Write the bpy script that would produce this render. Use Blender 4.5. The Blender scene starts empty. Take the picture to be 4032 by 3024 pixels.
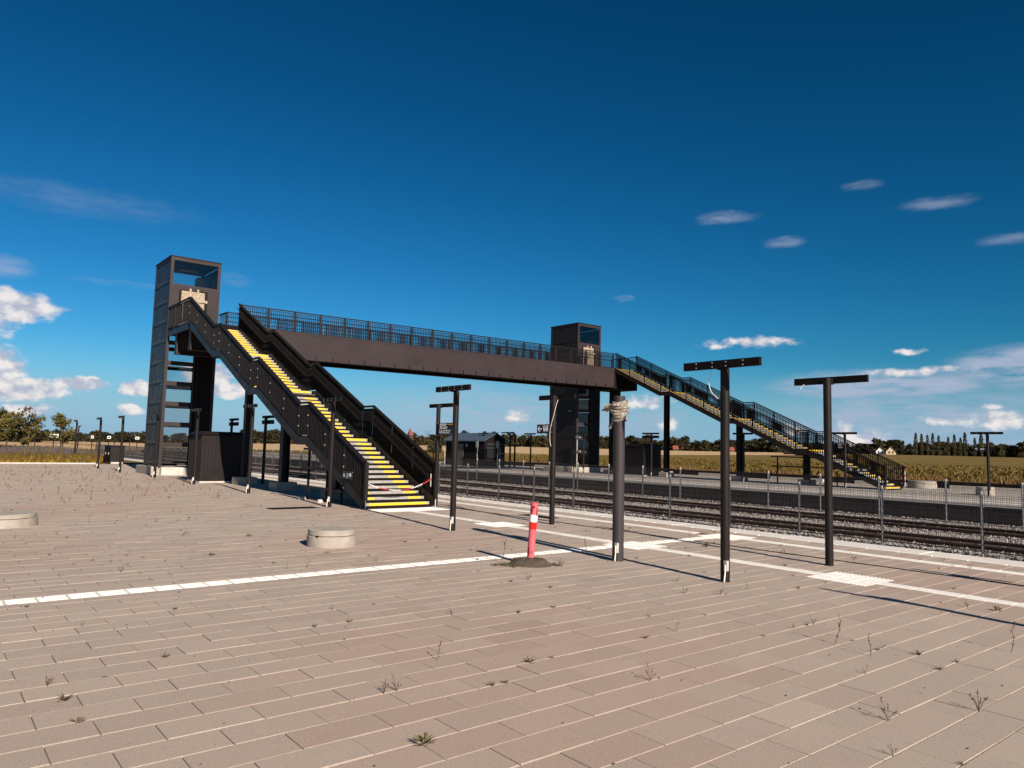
import bpy, math, random
from mathutils import Vector, Matrix

R = random.Random(7)
SC = bpy.context.scene
COL = SC.collection
rad = math.radians

# ------------------------------------------------------------------ camera
# x runs along the tracks, y across them (towards the far platform), z up; the eye is 1.8 m above the plaza
PITCH, ROLL, YAW, FPX = .08634, .02387, -.89351, 2919.66
cf = Vector((math.sin(YAW)*math.cos(PITCH), math.cos(YAW)*math.cos(PITCH), math.sin(PITCH)))
cr = Vector((math.cos(YAW), -math.sin(YAW), 0))
cu = cr.cross(cf)
cr, cu = math.cos(ROLL)*cr + math.sin(ROLL)*cu, -math.sin(ROLL)*cr + math.cos(ROLL)*cu
cam = bpy.data.objects.new('camera', bpy.data.cameras.new('camera'))
COL.objects.link(cam)
cam.matrix_world = Matrix.Translation((0, 0, 1.8)) @ Matrix((
    (cr.x, cu.x, -cf.x), (cr.y, cu.y, -cf.y), (cr.z, cu.z, -cf.z))).to_4x4()
cam.data.sensor_width = 36
cam.data.lens = FPX/4032*36
cam.data.clip_start, cam.data.clip_end = .05, 6000
SC.camera = cam

# ------------------------------------------------------------------ light and exposure
SUN_EL = rad(28.4)
SUN_AZ = rad(98.2)            # from +y towards +x
sd = Vector((math.sin(SUN_AZ)*math.cos(SUN_EL), math.cos(SUN_AZ)*math.cos(SUN_EL), math.sin(SUN_EL)))
sun = bpy.data.objects.new('sun', bpy.data.lights.new('sun', 'SUN'))
COL.objects.link(sun)
sun.data.energy = 5.0
sun.data.angle = rad(.53)
sun.data.color = (1, .91, .80)
sun.rotation_euler = sd.to_track_quat('Z', 'Y').to_euler()
sun.location = (20, -10, 30)

SC.view_settings.view_transform = 'Standard'
SC.view_settings.look = 'None'
SC.view_settings.gamma = 1
SC.view_settings.exposure = .7
SC.view_settings.use_curve_mapping = False
SC.cycles.max_bounces = 4
SC.cycles.diffuse_bounces = 2
SC.cycles.glossy_bounces = 2
SC.cycles.transparent_max_bounces = 16


class NT:
    """small helper to wire shader nodes"""
    def __init__(s, tree):
        s.t = tree
        tree.nodes.clear()
    def n(s, typ, ins=None, **kw):
        nd = s.t.nodes.new('ShaderNode'+typ)
        for k, v in kw.items():
            setattr(nd, k, v)
        for k, v in (ins or {}).items():
            if isinstance(v, bpy.types.NodeSocket):
                s.t.links.new(v, nd.inputs[k])
            else:
                nd.inputs[k].default_value = v
        return nd
    def m(s, op, a, b=0., c=None, clamp=False):
        ins = {0: a, 1: b}
        if c is not None:
            ins[2] = c
        nd = s.n('Math', ins, operation=op)
        nd.use_clamp = clamp
        return nd.outputs[0]
    def vm(s, op, a, b=(0, 0, 0)):
        nd = s.n('VectorMath', {0: a, 1: b}, operation=op)
        return nd.outputs['Value'] if op in ('LENGTH', 'DOT_PRODUCT', 'DISTANCE') else nd.outputs[0]
    def mix(s, f, a, b, blend='MIX'):
        nd = s.n('Mix', data_type='RGBA', blend_type=blend)
        for i, v in ((0, f), (6, a), (7, b)):
            if isinstance(v, bpy.types.NodeSocket):
                s.t.links.new(v, nd.inputs[i])
            else:
                nd.inputs[i].default_value = v if i == 0 else (*v[:3], 1)
        return nd.outputs[2]
    def noise(s, vec, scale, detail=4, rough=.55):
        return s.n('TexNoise', {'Vector': vec, 'Scale': scale, 'Detail': detail, 'Roughness': rough}).outputs['Fac']
    def ramp(s, f, a, b, lo=0., hi=1.):
        nd = s.n('MapRange', {0: f, 1: a, 2: b, 3: lo, 4: hi})
        nd.clamp = True
        return nd.outputs[0]
    def smooth(s, f, a, b, lo=0., hi=1.):
        nd = s.n('MapRange', {0: f, 1: a, 2: b, 3: lo, 4: hi}, interpolation_type='SMOOTHSTEP')
        return nd.outputs[0]


# ------------------------------------------------------------------ sky: clear deep blue with clouds low down
W = bpy.data.worlds.new('World')
SC.world = W
W.use_nodes = True
t = NT(W.node_tree)
sky = t.n('TexSky', sky_type='NISHITA', sun_disc=False, sun_elevation=SUN_EL, sun_rotation=SUN_AZ,
          altitude=0, air_density=1.0, dust_density=.35, ozone_density=4.0)
dirv = t.vm('NORMALIZE', t.n('TexCoord').outputs['Generated'])
xyz = t.n('SeparateXYZ', {0: dirv})
azi = t.m('MULTIPLY', t.m('ARCTAN2', xyz.outputs[0], xyz.outputs[1]), 180/math.pi)
ele = t.m('MULTIPLY', t.m('ARCSINE', xyz.outputs[2]), 180/math.pi)
P = t.n('CombineXYZ', {0: azi, 1: ele, 2: 0.}).outputs[0]
# warp the coordinates for ragged outlines
w1 = t.n('TexNoise', {'Vector': P, 'Scale': .55, 'Detail': 3.}).outputs['Color']
Pw = t.vm('ADD', P, t.vm('MULTIPLY', t.vm('SUBTRACT', w1, (.5, .5, .5)), (1.2, .6, 0)))
CL = [  # azimuth, elevation, half width, half height, density (degrees)
    (-86.6, 8.35, 4.0, 1.25, 2.2), (-88.2, 7.2, 3.2, 1.5, 1.6), (-88.0, 5.9, 2.2, 1.6, .9), (-87.2, 4.4, 3.0, 1.6, 2.2),
    (-84.8, 3.1, 3.4, .85, 1.8), (-81.4, 3.6, 1.75, .55, 2.0), (-84.4, 1.75, 1.7, .55, 1.3), (-77.9, 3.5, 1.25, .65, 1.7),
    (-73.6, 4.6, 1.9, 1.15, 2.1), (-71.9, 3.7, 1.9, .7, 1.7), (-78.3, 2.05, 1.05, .45, 1.8),
    (-50.6, 2.4, 1.2, .7, .85), (-40.6, 3.7, 3.0, .7, .6), (-39.2, 2.2, 1.1, .85, .9),
    (-33.0, 8.2, 3.4, .5, .9), (-35.5, 7.9, 1.6, .3, .6), (-22.9, 7.2, 1.2, .26, .8), (-23.0, 5.85, 4.6, .36, .7),
    (-26.0, 1.2, 3.0, .8, 1.0), (-27.2, 1.9, 1.1, .7, .9), (-30.4, 1.8, .9, .6, .7), (-21.3, 2.5, 1.7, .36, .85), (-17.4, 2.5, 2.6, .75, .9), (-18.1, 3.4, .8, .24, .8)]
dens = None
for a, e, wa, we, st in CL:
    d = t.vm('LENGTH', t.vm('MULTIPLY', t.vm('SUBTRACT', Pw, (a, e, 0)), (1/wa, 1/we, 0)))
    d = t.m('MULTIPLY_ADD', d, -st, 1.1*st)
    dens = d if dens is None else t.m('MAXIMUM', dens, d)
# the same kind of low cloud goes on round the rest of the horizon
away = t.smooth(t.m('ABSOLUTE', t.m('ADD', azi, 51.)), 37., 46.)
low = t.m('SUBTRACT', t.m('MULTIPLY', t.noise(t.vm('MULTIPLY', P, (.09, .22, 1)), 1., 2), 2.2), t.m('ADD', .85, t.m('MULTIPLY', t.m('ABSOLUTE', t.m('SUBTRACT', ele, 4.)), .07)))
dens = t.m('MAXIMUM', dens, t.m('SUBTRACT', low, t.m('MULTIPLY', t.m('SUBTRACT', 1., away), 4.)))
Pn = t.vm('MULTIPLY', P, (1, 1.5, 1))
n1 = t.noise(Pn, .7, 7, .56)
n2 = t.noise(t.vm('ADD', Pn, (.5, .7, 0)), .7, 4, .55)
cov = t.smooth(t.m('ADD', dens, t.m('MULTIPLY', t.m('SUBTRACT', n1, .5), 2.2)), .05, .85)
cov = t.m('MULTIPLY', cov, t.ramp(dens, -.05, .3))
# thin high wisps and hazy low sheets
WL = [(-82.5, 15.6, 8, 1.1, .16), (-86.2, 10.8, 1.9, .8, .55), (-79, 10.6, 4.5, .25, .16), (-35.0, 17.3, 2.3, .55, .5), (-30.8, 15.3, 1.5, .5, .45),
      (-21.0, 16.9, 2.6, .5, .45), (-25.5, 18.7, 1.4, .4, .35), (-17.0, 14.1, 2.0, .45, .4), (-72.2, 11.6, 1.2, .6, .25), (-42.6, 11.7, .8, .3, .45),
      (-53.4, 2.7, 9, 2.6, .65), (-22.5, 2.4, 11, 2.6, .80), (-43, 2.4, 6, 2.2, .6), (-24.8, 5.0, 7.8, 1.15, 1.35), (-16.0, 5.9, 5.2, 1.6, 1.3)]
wis = None
for a, e, wa, we, st in WL:
    d = t.vm('LENGTH', t.vm('MULTIPLY', t.vm('SUBTRACT', Pw, (a, e, 0)), (1/wa, 1/we, 0)))
    d = t.m('MULTIPLY', t.smooth(d, 1.15, .35), st)
    wis = d if wis is None else t.m('MAXIMUM', wis, d)
n3 = t.noise(t.vm('MULTIPLY', P, (.32, 1.5, 1)), 1.0, 5, .6)
wis = t.m('MINIMUM', t.m('MULTIPLY', wis, t.ramp(n3, .30, .62)), 1.)
# sunlit and shaded sides of the clouds
shade = t.ramp(t.m('ADD', t.m('SUBTRACT', n1, n2), t.m('MULTIPLY', t.m('SUBTRACT', n1, .5), .4)), -.14, .16)
EX = 2**-SC.view_settings.exposure
def ex(*c):
    return tuple(x*EX for x in c)
ccol = t.mix(shade, ex(.46, .50, .61), ex(.88, .83, .81))
# Nishita sky at strength .1, each channel given a little more contrast so that the blue is as deep as in the photograph
sep = t.n('SeparateColor', {0: t.mix(1., sky.outputs[0], (.1, .1, .1), 'MULTIPLY')})
base = t.n('CombineColor', {i: t.m('MULTIPLY', t.m('POWER', sep.outputs[i], g_), k_*EX) for i, (g_, k_) in enumerate(((2.6, .9), (1.51, .82), (1.58, .95)))}).outputs[0]
base = t.mix(t.smooth(ele, 7., .5, 0., .8), base, ex(.26, .47, .68))
c1 = t.mix(t.m('MULTIPLY', wis, .85), base, ex(.42, .475, .62))
c2 = t.mix(t.m('MULTIPLY', cov, .95), c1, ccol)
bg = t.n('Background', {'Color': c2, 'Strength': 1.0})
t.t.links.new(bg.outputs[0], t.n('OutputWorld').inputs[0])
W.cycles.sampling_method = 'MANUAL'
W.cycles.sample_map_resolution = 256

# ------------------------------------------------------------------ materials
M = {}
def mat(name, col, rough=.6, metal=0., var=.12, scale=6., bump=0., bscale=60., col2=None, spec=.5, coat=0.):
    m = bpy.data.materials.new(name)
    m.use_nodes = True
    k = NT(m.node_tree)
    tc = k.n('TexCoord').outputs['Object']
    n = k.noise(tc, scale, 5)
    c2 = col2 or tuple(c*(1-var*2) for c in col)
    c = k.mix(k.ramp(n, .3, .7), c2, col)
    ins = {'Base Color': c, 'Roughness': k.ramp(k.noise(tc, scale*2.3, 3), .3, .7, rough*.85, min(1, rough*1.15)), 'Metallic': metal,
           'Specular IOR Level': spec}
    if coat:
        ins['Coat Weight'] = coat
        ins['Coat Roughness'] = .12
    p = k.n('BsdfPrincipled', ins)
    if bump:
        b = k.n('Bump', {'Height': k.noise(tc, bscale, 4), 'Strength': bump, 'Distance': .01})
        k.t.links.new(b.outputs[0], p.inputs['Normal'])
    k.t.links.new(p.outputs[0], k.n('OutputMaterial').inputs[0])
    M[name] = m
    return m

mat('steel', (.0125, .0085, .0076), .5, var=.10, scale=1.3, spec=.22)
mat('wire', (.045, .038, .036), .6, var=.1, spec=.2)
mat('pole_grey', (.043, .034, .036), .5, var=.14, scale=2.5, spec=.3)
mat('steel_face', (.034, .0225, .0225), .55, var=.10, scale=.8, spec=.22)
mat('steel_gloss', (.021, .0145, .0145), .42, var=.10, scale=1.0, spec=.16)
mat('black_box', (.009, .0055, .005), .6, var=.2, spec=.14)
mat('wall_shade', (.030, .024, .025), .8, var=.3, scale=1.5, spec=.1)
mat('black_dull', (.009, .006, .0055), .8, var=.2, spec=.12)
mat('tread_top', (.07, .058, .05), .75, var=.25, scale=14)
mat('nosing', (.33, .305, .275), .5, var=.14, scale=5)
mat('yellow', (.80, .47, .015), .5, var=.06, scale=7)
mat('galv', (.60, .555, .50), .42, var=.16, scale=9, metal=.25)
mat('galv_dark', (.33, .305, .285), .5, var=.16, scale=9, metal=.2)
mat('concrete', (.36, .305, .255), .88, var=.16, scale=5, bump=.4, bscale=70)
mat('concrete_light', (.52, .46, .40), .88, var=.12, scale=4, bump=.3, bscale=60)
mat('edge_slab', (.66, .585, .52), .86, var=.07, scale=2.2, bump=.25, bscale=120)
mat('guide', (.78, .725, .655), .8, var=.10, scale=3, bump=.2, bscale=90)
mat('sand', (.26, .19, .135), .95, var=.42, scale=2.2, bump=.5, bscale=160)
mat('rust', (.070, .024, .012), .85, var=.35, scale=5)
mat('rust_stone', (.085, .044, .028), .95, var=.4, scale=9)
mat('clip', (.50, .44, .38), .9, var=.16, scale=6)
mat('sleeper', (.11, .066, .046), .9, var=.16, scale=6)
mat('ballast', (.38, .325, .29), .95, var=.42, scale=11, bump=1., bscale=40)
mat('osb', (.42, .32, .22), .75, scale=16, col2=(.17, .12, .075))
mat('timber', (.42, .33, .23), .8, var=.2, scale=8)
mat('white_paint', (.75, .73, .70), .5, var=.05)
mat('print_white', (.78, .78, .78), .6, var=.0)
mat('print_orange', (.80, .42, .12), .6, var=.0)
mat('sign_black', (.014, .010, .010), .4, var=.1)
mat('sign_navy', (.010, .012, .03), .4, var=.1)
mat('red_reflex', (.62, .012, .008), .35, var=.04)
mat('pink_plastic', (.66, .115, .13), .55, var=.16, scale=7)
mat('red_hole', (.20, .008, .010), .7, var=.1)
mat('rubber', (.085, .060, .042), .95, var=.35, scale=14, bump=.9, bscale=40)
mat('wrap', (.36, .30, .24), .38, var=.28, scale=14, bump=.8, bscale=30)
mat('chain_red', (.55, .04, .04), .45, var=.05)
mat('chain_white', (.80, .77, .74), .45, var=.05)
mat('cable', (.78, .72, .62), .5, var=.05)
mat('roof_sheet', (.055, .075, .10), .35, var=.12, scale=2)
mat('door_brown', (.09, .075, .055), .6, var=.1)
mat('weed', (.085, .058, .022), .9, var=.35, scale=20)
mat('weed_dry', (.16, .095, .05), .95, var=.35, scale=20)
mat('weed_green', (.13, .115, .02), .9, var=.35, scale=20)
mat('bark', (.09, .065, .045), .95, var=.3, scale=9)
mat('pane_dark', (.025, .023, .022), .15, var=.1)
mat('render_white', (.75, .72, .68), .8, var=.05)
mat('render_cream', (.62, .45, .27), .8, var=.05)
mat('roof_red', (.24, .052, .028), .8, var=.2, scale=2)
mat('roof_dark', (.05, .035, .03), .8, var=.2, scale=2)
mat('asphalt', (.06, .055, .052), .95, var=.2, scale=3, bump=.4)
mat('white_tube', (.80, .78, .72), .6, var=.05)

def glass():
    m = bpy.data.materials.new('glass')
    m.use_nodes = True
    k = NT(m.node_tree)
    tr = k.n('BsdfTransparent', {'Color': (.80, .82, .82, 1)})
    gl = k.n('BsdfGlossy', {'Color': (1, 1, 1, 1), 'Roughness': .03})
    mx = k.n('MixShader', {0: k.n('Fresnel', {'IOR': 1.5}).outputs[0], 1: tr.outputs[0], 2: gl.outputs[0]})
    k.t.links.new(mx.outputs[0], k.n('OutputMaterial').inputs[0])
    M['glass'] = m
glass()

def paver_mat():
    m = bpy.data.materials.new('paver')
    m.use_nodes = True
    k = NT(m.node_tree)
    pos = k.n('NewGeometry').outputs['Position']
    at = k.n('Attribute', attribute_name='tint').outputs['Color']
    oc = k.n('ObjectInfo').outputs['Color']
    c = k.mix(1., at, oc, 'MULTIPLY')
    big = k.noise(pos, .9, 5, .6)
    c = k.mix(k.ramp(big, .35, .75, 0, .35), c, (.33, .265, .22), 'MIX')
    fine = k.noise(pos, 75, 3, .7)
    c = k.mix(k.ramp(fine, .35, .68, .0, 1.), k.mix(1., c, (.80, .79, .78), 'MULTIPLY'), k.mix(1., c, (1.08, 1.07, 1.06), 'MULTIPLY'))
    v = k.n('TexVoronoi', {'Vector': pos, 'Scale': 21.}, feature='F1')
    spot = k.m('MULTIPLY', k.ramp(v.outputs['Distance'], .17, .08), k.ramp(k.noise(pos, 13, 2), .46, .54))
    c = k.mix(k.m('MULTIPLY', spot, .6), c, (.16, .115, .095))
    stain = k.ramp(k.noise(pos, 4.5, 6, .7), .58, .74, 0, .30)
    c = k.mix(stain, c, (.22, .17, .14))
    lime = k.ramp(k.noise(k.vm('MULTIPLY', pos, (1.7, .8, 1)), 1.1, 4, .7), .70, .80, 0, .55)
    c = k.mix(lime, c, (.48, .44, .39))
    b = k.n('Bump', {'Height': k.noise(pos, 160, 4), 'Strength': .35, 'Distance': .004})
    p = k.n('BsdfPrincipled', {'Base Color': c, 'Roughness': .92, 'Specular IOR Level': .25, 'Normal': b.outputs[0]})
    k.t.links.new(p.outputs[0], k.n('OutputMaterial').inputs[0])
    M['paver'] = m
paver_mat()

def leaf_mat(name, a, b, objvar=.3, trans=.25):
    m = bpy.data.materials.new(name)
    m.use_nodes = True
    k = NT(m.node_tree)
    oi = k.n('ObjectInfo')
    tc = k.n('TexCoord').outputs['Object']
    n = k.noise(tc, 1.7, 3)
    n = k.m('ADD', n, k.m('MULTIPLY', k.m('SUBTRACT', oi.outputs['Random'], .5), objvar))
    c = k.mix(k.ramp(n, .3, .7), a, b)
    d = k.n('BsdfPrincipled', {'Base Color': c, 'Roughness': .8, 'Specular IOR Level': .2})
    tl = k.n('BsdfTranslucent', {'Color': c})
    mx = k.n('MixShader', {0: trans, 1: d.outputs[0], 2: tl.outputs[0]})
    k.t.links.new(mx.outputs[0], k.n('OutputMaterial').inputs[0])
    M[name] = m
leaf_mat('leaf_far', (.030, .027, .012), (.060, .048, .018), .5)
leaf_mat('leaf_poplar', (.055, .050, .026), (.085, .072, .035), .4)
leaf_mat('leaf_young', (.085, .070, .020), (.17, .125, .035), .3)
leaf_mat('lavender', (.075, .050, .062), (.135, .105, .155), .2)
leaf_mat('cover', (.20, .105, .012), (.27, .17, .015), .2)
leaf_mat('cover_brown', (.12, .075, .03), (.13, .11, .02), .2)
leaf_mat('tall_grass', (.13, .070, .020), (.20, .118, .042), .2)
leaf_mat('tall_grass_green', (.105, .078, .015), (.165, .102, .026), .2)

def ground_mat():
    m = bpy.data.materials.new('fields')
    m.use_nodes = True
    k = NT(m.node_tree)
    pos = k.n('NewGeometry').outputs['Position']
    s = k.n('SeparateXYZ', {0: pos})
    D = k.vm('LENGTH', k.vm('MULTIPLY', pos, (1, 1, 0)))
    az = k.m('MULTIPLY', k.m('ARCTAN2', s.outputs[0], s.outputs[1]), 180/math.pi)
    wob = k.m('MULTIPLY', k.m('SUBTRACT', k.noise(pos, .02, 3), .5), 24)
    meadow = k.mix(k.ramp(k.noise(k.vm('MULTIPLY', pos, (1, .5, 1)), .05, 6, .65), .36, .64), (.085, .066, .012), (.165, .105, .030))
    meadow = k.mix(k.ramp(k.noise(pos, .9, 4, .7), .3, .7, 0, .6), meadow, (.19, .120, .040))
    # stubble field with tramlines
    ang = k.vm('DOT_PRODUCT', pos, (.86, .50, 0))
    tram = k.m('PINGPONG', ang, 9.)
    stub = k.mix(k.ramp(k.noise(pos, .12, 5), .3, .7), (.50, .335, .185), (.40, .26, .14))
    stub = k.mix(k.ramp(tram, .9, .4, 0, .5), stub, (.30, .19, .10))
    edge = k.m('ADD', k.m('ADD', 205., k.m('MULTIPLY', k.m('MAXIMUM', k.m('ADD', az, 50.), 0.), 5.)), wob)
    isf = k.m('MULTIPLY', k.smooth(k.m('SUBTRACT', D, edge), -6., 6.), k.smooth(k.m('ADD', az, k.m('MULTIPLY', wob, .1)), -25., -29.))
    c = k.mix(isf, meadow, stub)
    dry = k.smooth(D, 390., 470., 0., .6)
    c = k.mix(k.m('MULTIPLY', dry, k.smooth(az, -29., -25.)), c, (.30, .20, .09))
    p = k.n('BsdfPrincipled', {'Base Color': c, 'Roughness': .95, 'Specular IOR Level': .1})
    b = k.n('Bump', {'Height': k.noise(pos, 1.3, 5), 'Strength': .9, 'Distance': .3})
    k.t.links.new(b.outputs[0], p.inputs['Normal'])
    k.t.links.new(p.outputs[0], k.n('OutputMaterial').inputs[0])
    M['fields'] = m
ground_mat()


# ------------------------------------------------------------------ mesh helpers
def chain_loc(o):
    v = Vector((0, 0, 0))
    while o is not None:
        v += o.location
        o = o.parent
    return v

class MB:
    """collects boxes, bars, tubes and plates; build() links them as one mesh object"""
    def __init__(s):
        s.v, s.f, s.sm = [], [], []
    def face(s, pts, smooth=False):
        b = len(s.v)
        s.v.extend([tuple(p) for p in pts])
        s.f.append(tuple(range(b, b+len(pts))))
        s.sm.append(smooth)
    def box(s, x0, x1, y0, y1, z0, z1):
        b = len(s.v)
        s.v += [(x0, y0, z0), (x1, y0, z0), (x1, y1, z0), (x0, y1, z0), (x0, y0, z1), (x1, y0, z1), (x1, y1, z1), (x0, y1, z1)]
        for q in ((0, 3, 2, 1), (4, 5, 6, 7), (0, 1, 5, 4), (1, 2, 6, 5), (2, 3, 7, 6), (3, 0, 4, 7)):
            s.f.append(tuple(b+i for i in q))
            s.sm.append(False)
        return s
    def cbox(s, x0, x1, y0, y1, z0, z1, c=.006):
        """box whose top edges are chamfered; no underside"""
        b = len(s.v)
        s.v += [(x0, y0, z0), (x1, y0, z0), (x1, y1, z0), (x0, y1, z0), (x0, y0, z1-c), (x1, y0, z1-c), (x1, y1, z1-c), (x0, y1, z1-c),
                (x0+c, y0+c, z1), (x1-c, y0+c, z1), (x1-c, y1-c, z1), (x0+c, y1-c, z1)]
        for q in ((8, 9, 10, 11), (4, 5, 9, 8), (5, 6, 10, 9), (6, 7, 11, 10), (7, 4, 8, 11), (0, 1, 5, 4), (1, 2, 6, 5), (2, 3, 7, 6), (3, 0, 4, 7)):
            s.f.append(tuple(b+i for i in q))
            s.sm.append(False)
        return s
    def beam(s, p0, p1, w, h, up=(0, 0, 1)):
        p0, p1 = Vector(p0), Vector(p1)
        d = (p1-p0).normalized()
        side = d.cross(Vector(up))
        side = side.normalized() if side.length > 1e-6 else Vector((1, 0, 0))
        u2 = side.cross(d).normalized()
        b = len(s.v)
        for p in (p0, p1):
            for a, c in ((-1, -1), (1, -1), (1, 1), (-1, 1)):
                s.v.append(tuple(p+side*(a*w/2)+u2*(c*h/2)))
        for q in ((0, 1, 2, 3), (4, 7, 6, 5), (0, 4, 5, 1), (1, 5, 6, 2), (2, 6, 7, 3), (3, 7, 4, 0)):
            s.f.append(tuple(b+i for i in q))
            s.sm.append(False)
        return s
    def tube(s, pts, r, n=8, cap=True):
        pts = [Vector(p) for p in pts]
        rs = r if isinstance(r, (list, tuple)) else [r]*len(pts)
        b = len(s.v)
        side = None
        for i, p in enumerate(pts):
            d = (pts[min(i+1, len(pts)-1)]-pts[max(i-1, 0)]).normalized()
            if side is None:
                side = d.cross(Vector((0, 0, 1)))
                if side.length < 1e-4:
                    side = Vector((1, 0, 0))
            side = (side-d*side.dot(d)).normalized()
            o = d.cross(side)
            for k in range(n):
                a = 2*math.pi*k/n
                s.v.append(tuple(p+(side*math.cos(a)+o*math.sin(a))*rs[i]))
        for i in range(len(pts)-1):
            for k in range(n):
                k2 = (k+1) % n
                s.f.append((b+i*n+k, b+i*n+k2, b+(i+1)*n+k2, b+(i+1)*n+k))
                s.sm.append(True)
        if cap:
            s.face([s.v[b+k] for k in range(n)][::-1])
            s.face([s.v[b+(len(pts)-1)*n+k] for k in range(n)])
        return s
    def prism(s, poly, vec):
        """planar polygon (3-D points) pushed along vec"""
        vec = Vector(vec)
        a = [Vector(p) for p in poly]
        c = [p+vec for p in a]
        s.face(a[::-1])
        s.face(c)
        for i in range(len(a)):
            j = (i+1) % len(a)
            s.face([a[i], a[j], c[j], c[i]])
        return s
    def lathe(s, prof, c=(0, 0, 0), n=32):
        """profile of (radius, z) turned about the vertical through c"""
        for i in range(len(prof)-1):
            (r0, z0), (r1, z1) = prof[i], prof[i+1]
            b = len(s.v)
            for k in range(n):
                a = 2*math.pi*k/n
                s.v.append((c[0]+r0*math.cos(a), c[1]+r0*math.sin(a), c[2]+z0))
                s.v.append((c[0]+r1*math.cos(a), c[1]+r1*math.sin(a), c[2]+z1))
            for k in range(n):
                k2 = (k+1) % n
                s.f.append((b+2*k, b+2*k2, b+2*k2+1, b+2*k+1))
                s.sm.append(abs(z1-z0) > 1e-6)
        return s
    def mesh(s, name):
        me = bpy.data.meshes.new(name)
        me.from_pydata(s.v, [], s.f)
        me.polygons.foreach_set('use_smooth', s.sm)
        me.update()
        return me
    def build(s, name, mt, parent=None, world=True, **tags):
        return link(name, s.mesh(name), mt, parent, world, **tags)

def link(name, me, mt, parent=None, world=True, **tags):
    if mt is not None and not me.materials:
        me.materials.append(M[mt])
    o = bpy.data.objects.new(name, me)
    COL.objects.link(o)
    if parent is not None:
        o.parent = parent
        if world:
            o.location = -chain_loc(parent)
    for k, v in tags.items():
        o[k] = v
    return o

def thing(name, label, cat, loc=(0, 0, 0), group=None):
    o = bpy.data.objects.new(name, None)
    COL.objects.link(o)
    o.empty_display_size = .2
    o.location = loc
    o['label'], o['category'] = label, cat
    if group:
        o['group'] = group
    return o

def tag(o, label, cat, group=None):
    o['label'], o['category'] = label, cat
    if group:
        o['group'] = group
    return o

def copy_tree(o, loc=None, parent=None):
    c = o.copy()
    COL.objects.link(c)
    c.parent = parent
    if loc is not None:
        c.location = loc
    for ch in o.children:
        copy_tree(ch, None, c)
    return c

# ------------------------------------------------------------------ terrain
def sstep(a, b, x):
    x = max(0, min(1, (x-a)/(b-a)))
    return x*x*(3-2*x)
def land(u, v):
    if v <= 15.5:
        return -.06
    if v <= 46.9:
        return -.82
    z = -.12+3.1*sstep(60, 420, v)
    if v > 60:
        z += .25*math.sin(u*.021+v*.013)*sstep(60, 160, v)
    return z
us = [-2600, -1500, -1000, -800, -650, -550, -470, -400, -350, -300, -260, -220, -190, -160, -130, -100, -80, -60, -40, -20, 0, 30, 70, 130, 220, 350, 600, 1200, 2400]
vs = [-2400, -900, -300, -100, -30, 15.4, 15.55, 33, 46.85, 47.0, 52, 60, 75, 95, 120, 150, 180, 210, 240, 270, 300, 330, 360, 400, 450, 520, 600, 800, 1200, 2600]
g = MB()
g.v = [(u, v, land(u, v)) for v in vs for u in us]
for j in range(len(vs)-1):
    for i in range(len(us)-1):
        a = j*len(us)+i
        g.f.append((a, a+1, a+1+len(us), a+len(us)))
        g.sm.append(vs[j] > 50)
g.build('ground', 'fields', kind='structure')

# ------------------------------------------------------------------ plaza paving
EDGE0, EDGE1 = 14.74, 15.60
plaza = MB().box(-58.9, 6, -9, EDGE0, -.3, -.014).build('plaza', 'sand', kind='structure')
PU, PV = .3045, .6035
tint_rng = random.Random(3)
def tint(u, v):
    pink = .5+.5*math.sin(u*.55+v*.31)*math.sin(u*.23-v*.42+1.3)
    pink = .80*pink+.30*tint_rng.random()
    k = tint_rng.uniform(.945, 1.045)
    r = tint_rng.random()
    if r < .05:
        k *= 1.09
    elif r < .09:
        k *= .92
    a, b = (.385, .310, .252), (.378, .279, .224)
    p = sstep(.45, .95, pink)
    return tuple(k*(x*(1-p)+y*p) for x, y in zip(a, b))
GX0, GX1 = -9.985, -9.685                     # guide strip across the plaza
TACT = [(-5.98, -5.08, 10.5, 11.4), (-10.18, -9.28, 10.5, 11.4), (-14.4, -13.5, 10.5, 11.4), (-10.18, -9.28, 13.45, 14.35), (-18.78, -17.86, 9.98, 12.2)]
STRIP = [(-17.86, 6, 10.8, 11.1), (-58.9, 6, 13.75, 14.05), (GX0, GX1, -9, 10.5), (GX0, GX1, 11.4, 13.45), (-58.9, 6, 12.56, 12.70)]
HOLES = [(-15.75, -14.5, 12.98, 13.42), (-20.3, -19.72, 7.7, 9.05)]
cells = STRIP+TACT+HOLES
def cut_row(u0, u1, v0, v1):
    """the pieces of one paver left when the strips are taken out"""
    out = [(u0, u1, v0, v1)]
    for a0, a1, b0, b1 in cells:
        nx = []
        for x0, x1, y0, y1 in out:
            if x1 <= a0 or x0 >= a1 or y1 <= b0 or y0 >= b1:
                nx.append((x0, x1, y0, y1))
                continue
            if y0 < b0:
                nx.append((x0, x1, y0, b0))
            if y1 > b1:
                nx.append((x0, x1, b1, y1))
            m0, m1 = max(y0, b0), min(y1, b1)
            if x0 < a0:
                nx.append((x0, a0, m0, m1))
            if x1 > a1:
                nx.append((a1, x1, m0, m1))
        out = nx
    return [q for q in out if q[1]-q[0] > .035 and q[3]-q[2] > .035]
J = .0032
mass, mtint = MB(), []
single = []
def in_view(u, v):
    d = Vector((u, v, -1.8))
    w = d.dot(cf)
    if w < .2:
        return None
    x, y = d.dot(cr)/w*FPX, d.dot(cu)/w*FPX
    return (w, x, y) if abs(x) < 2016 and abs(y) < 1512 else None
full = []
row = 0
u = -2.763-PU*184
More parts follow.
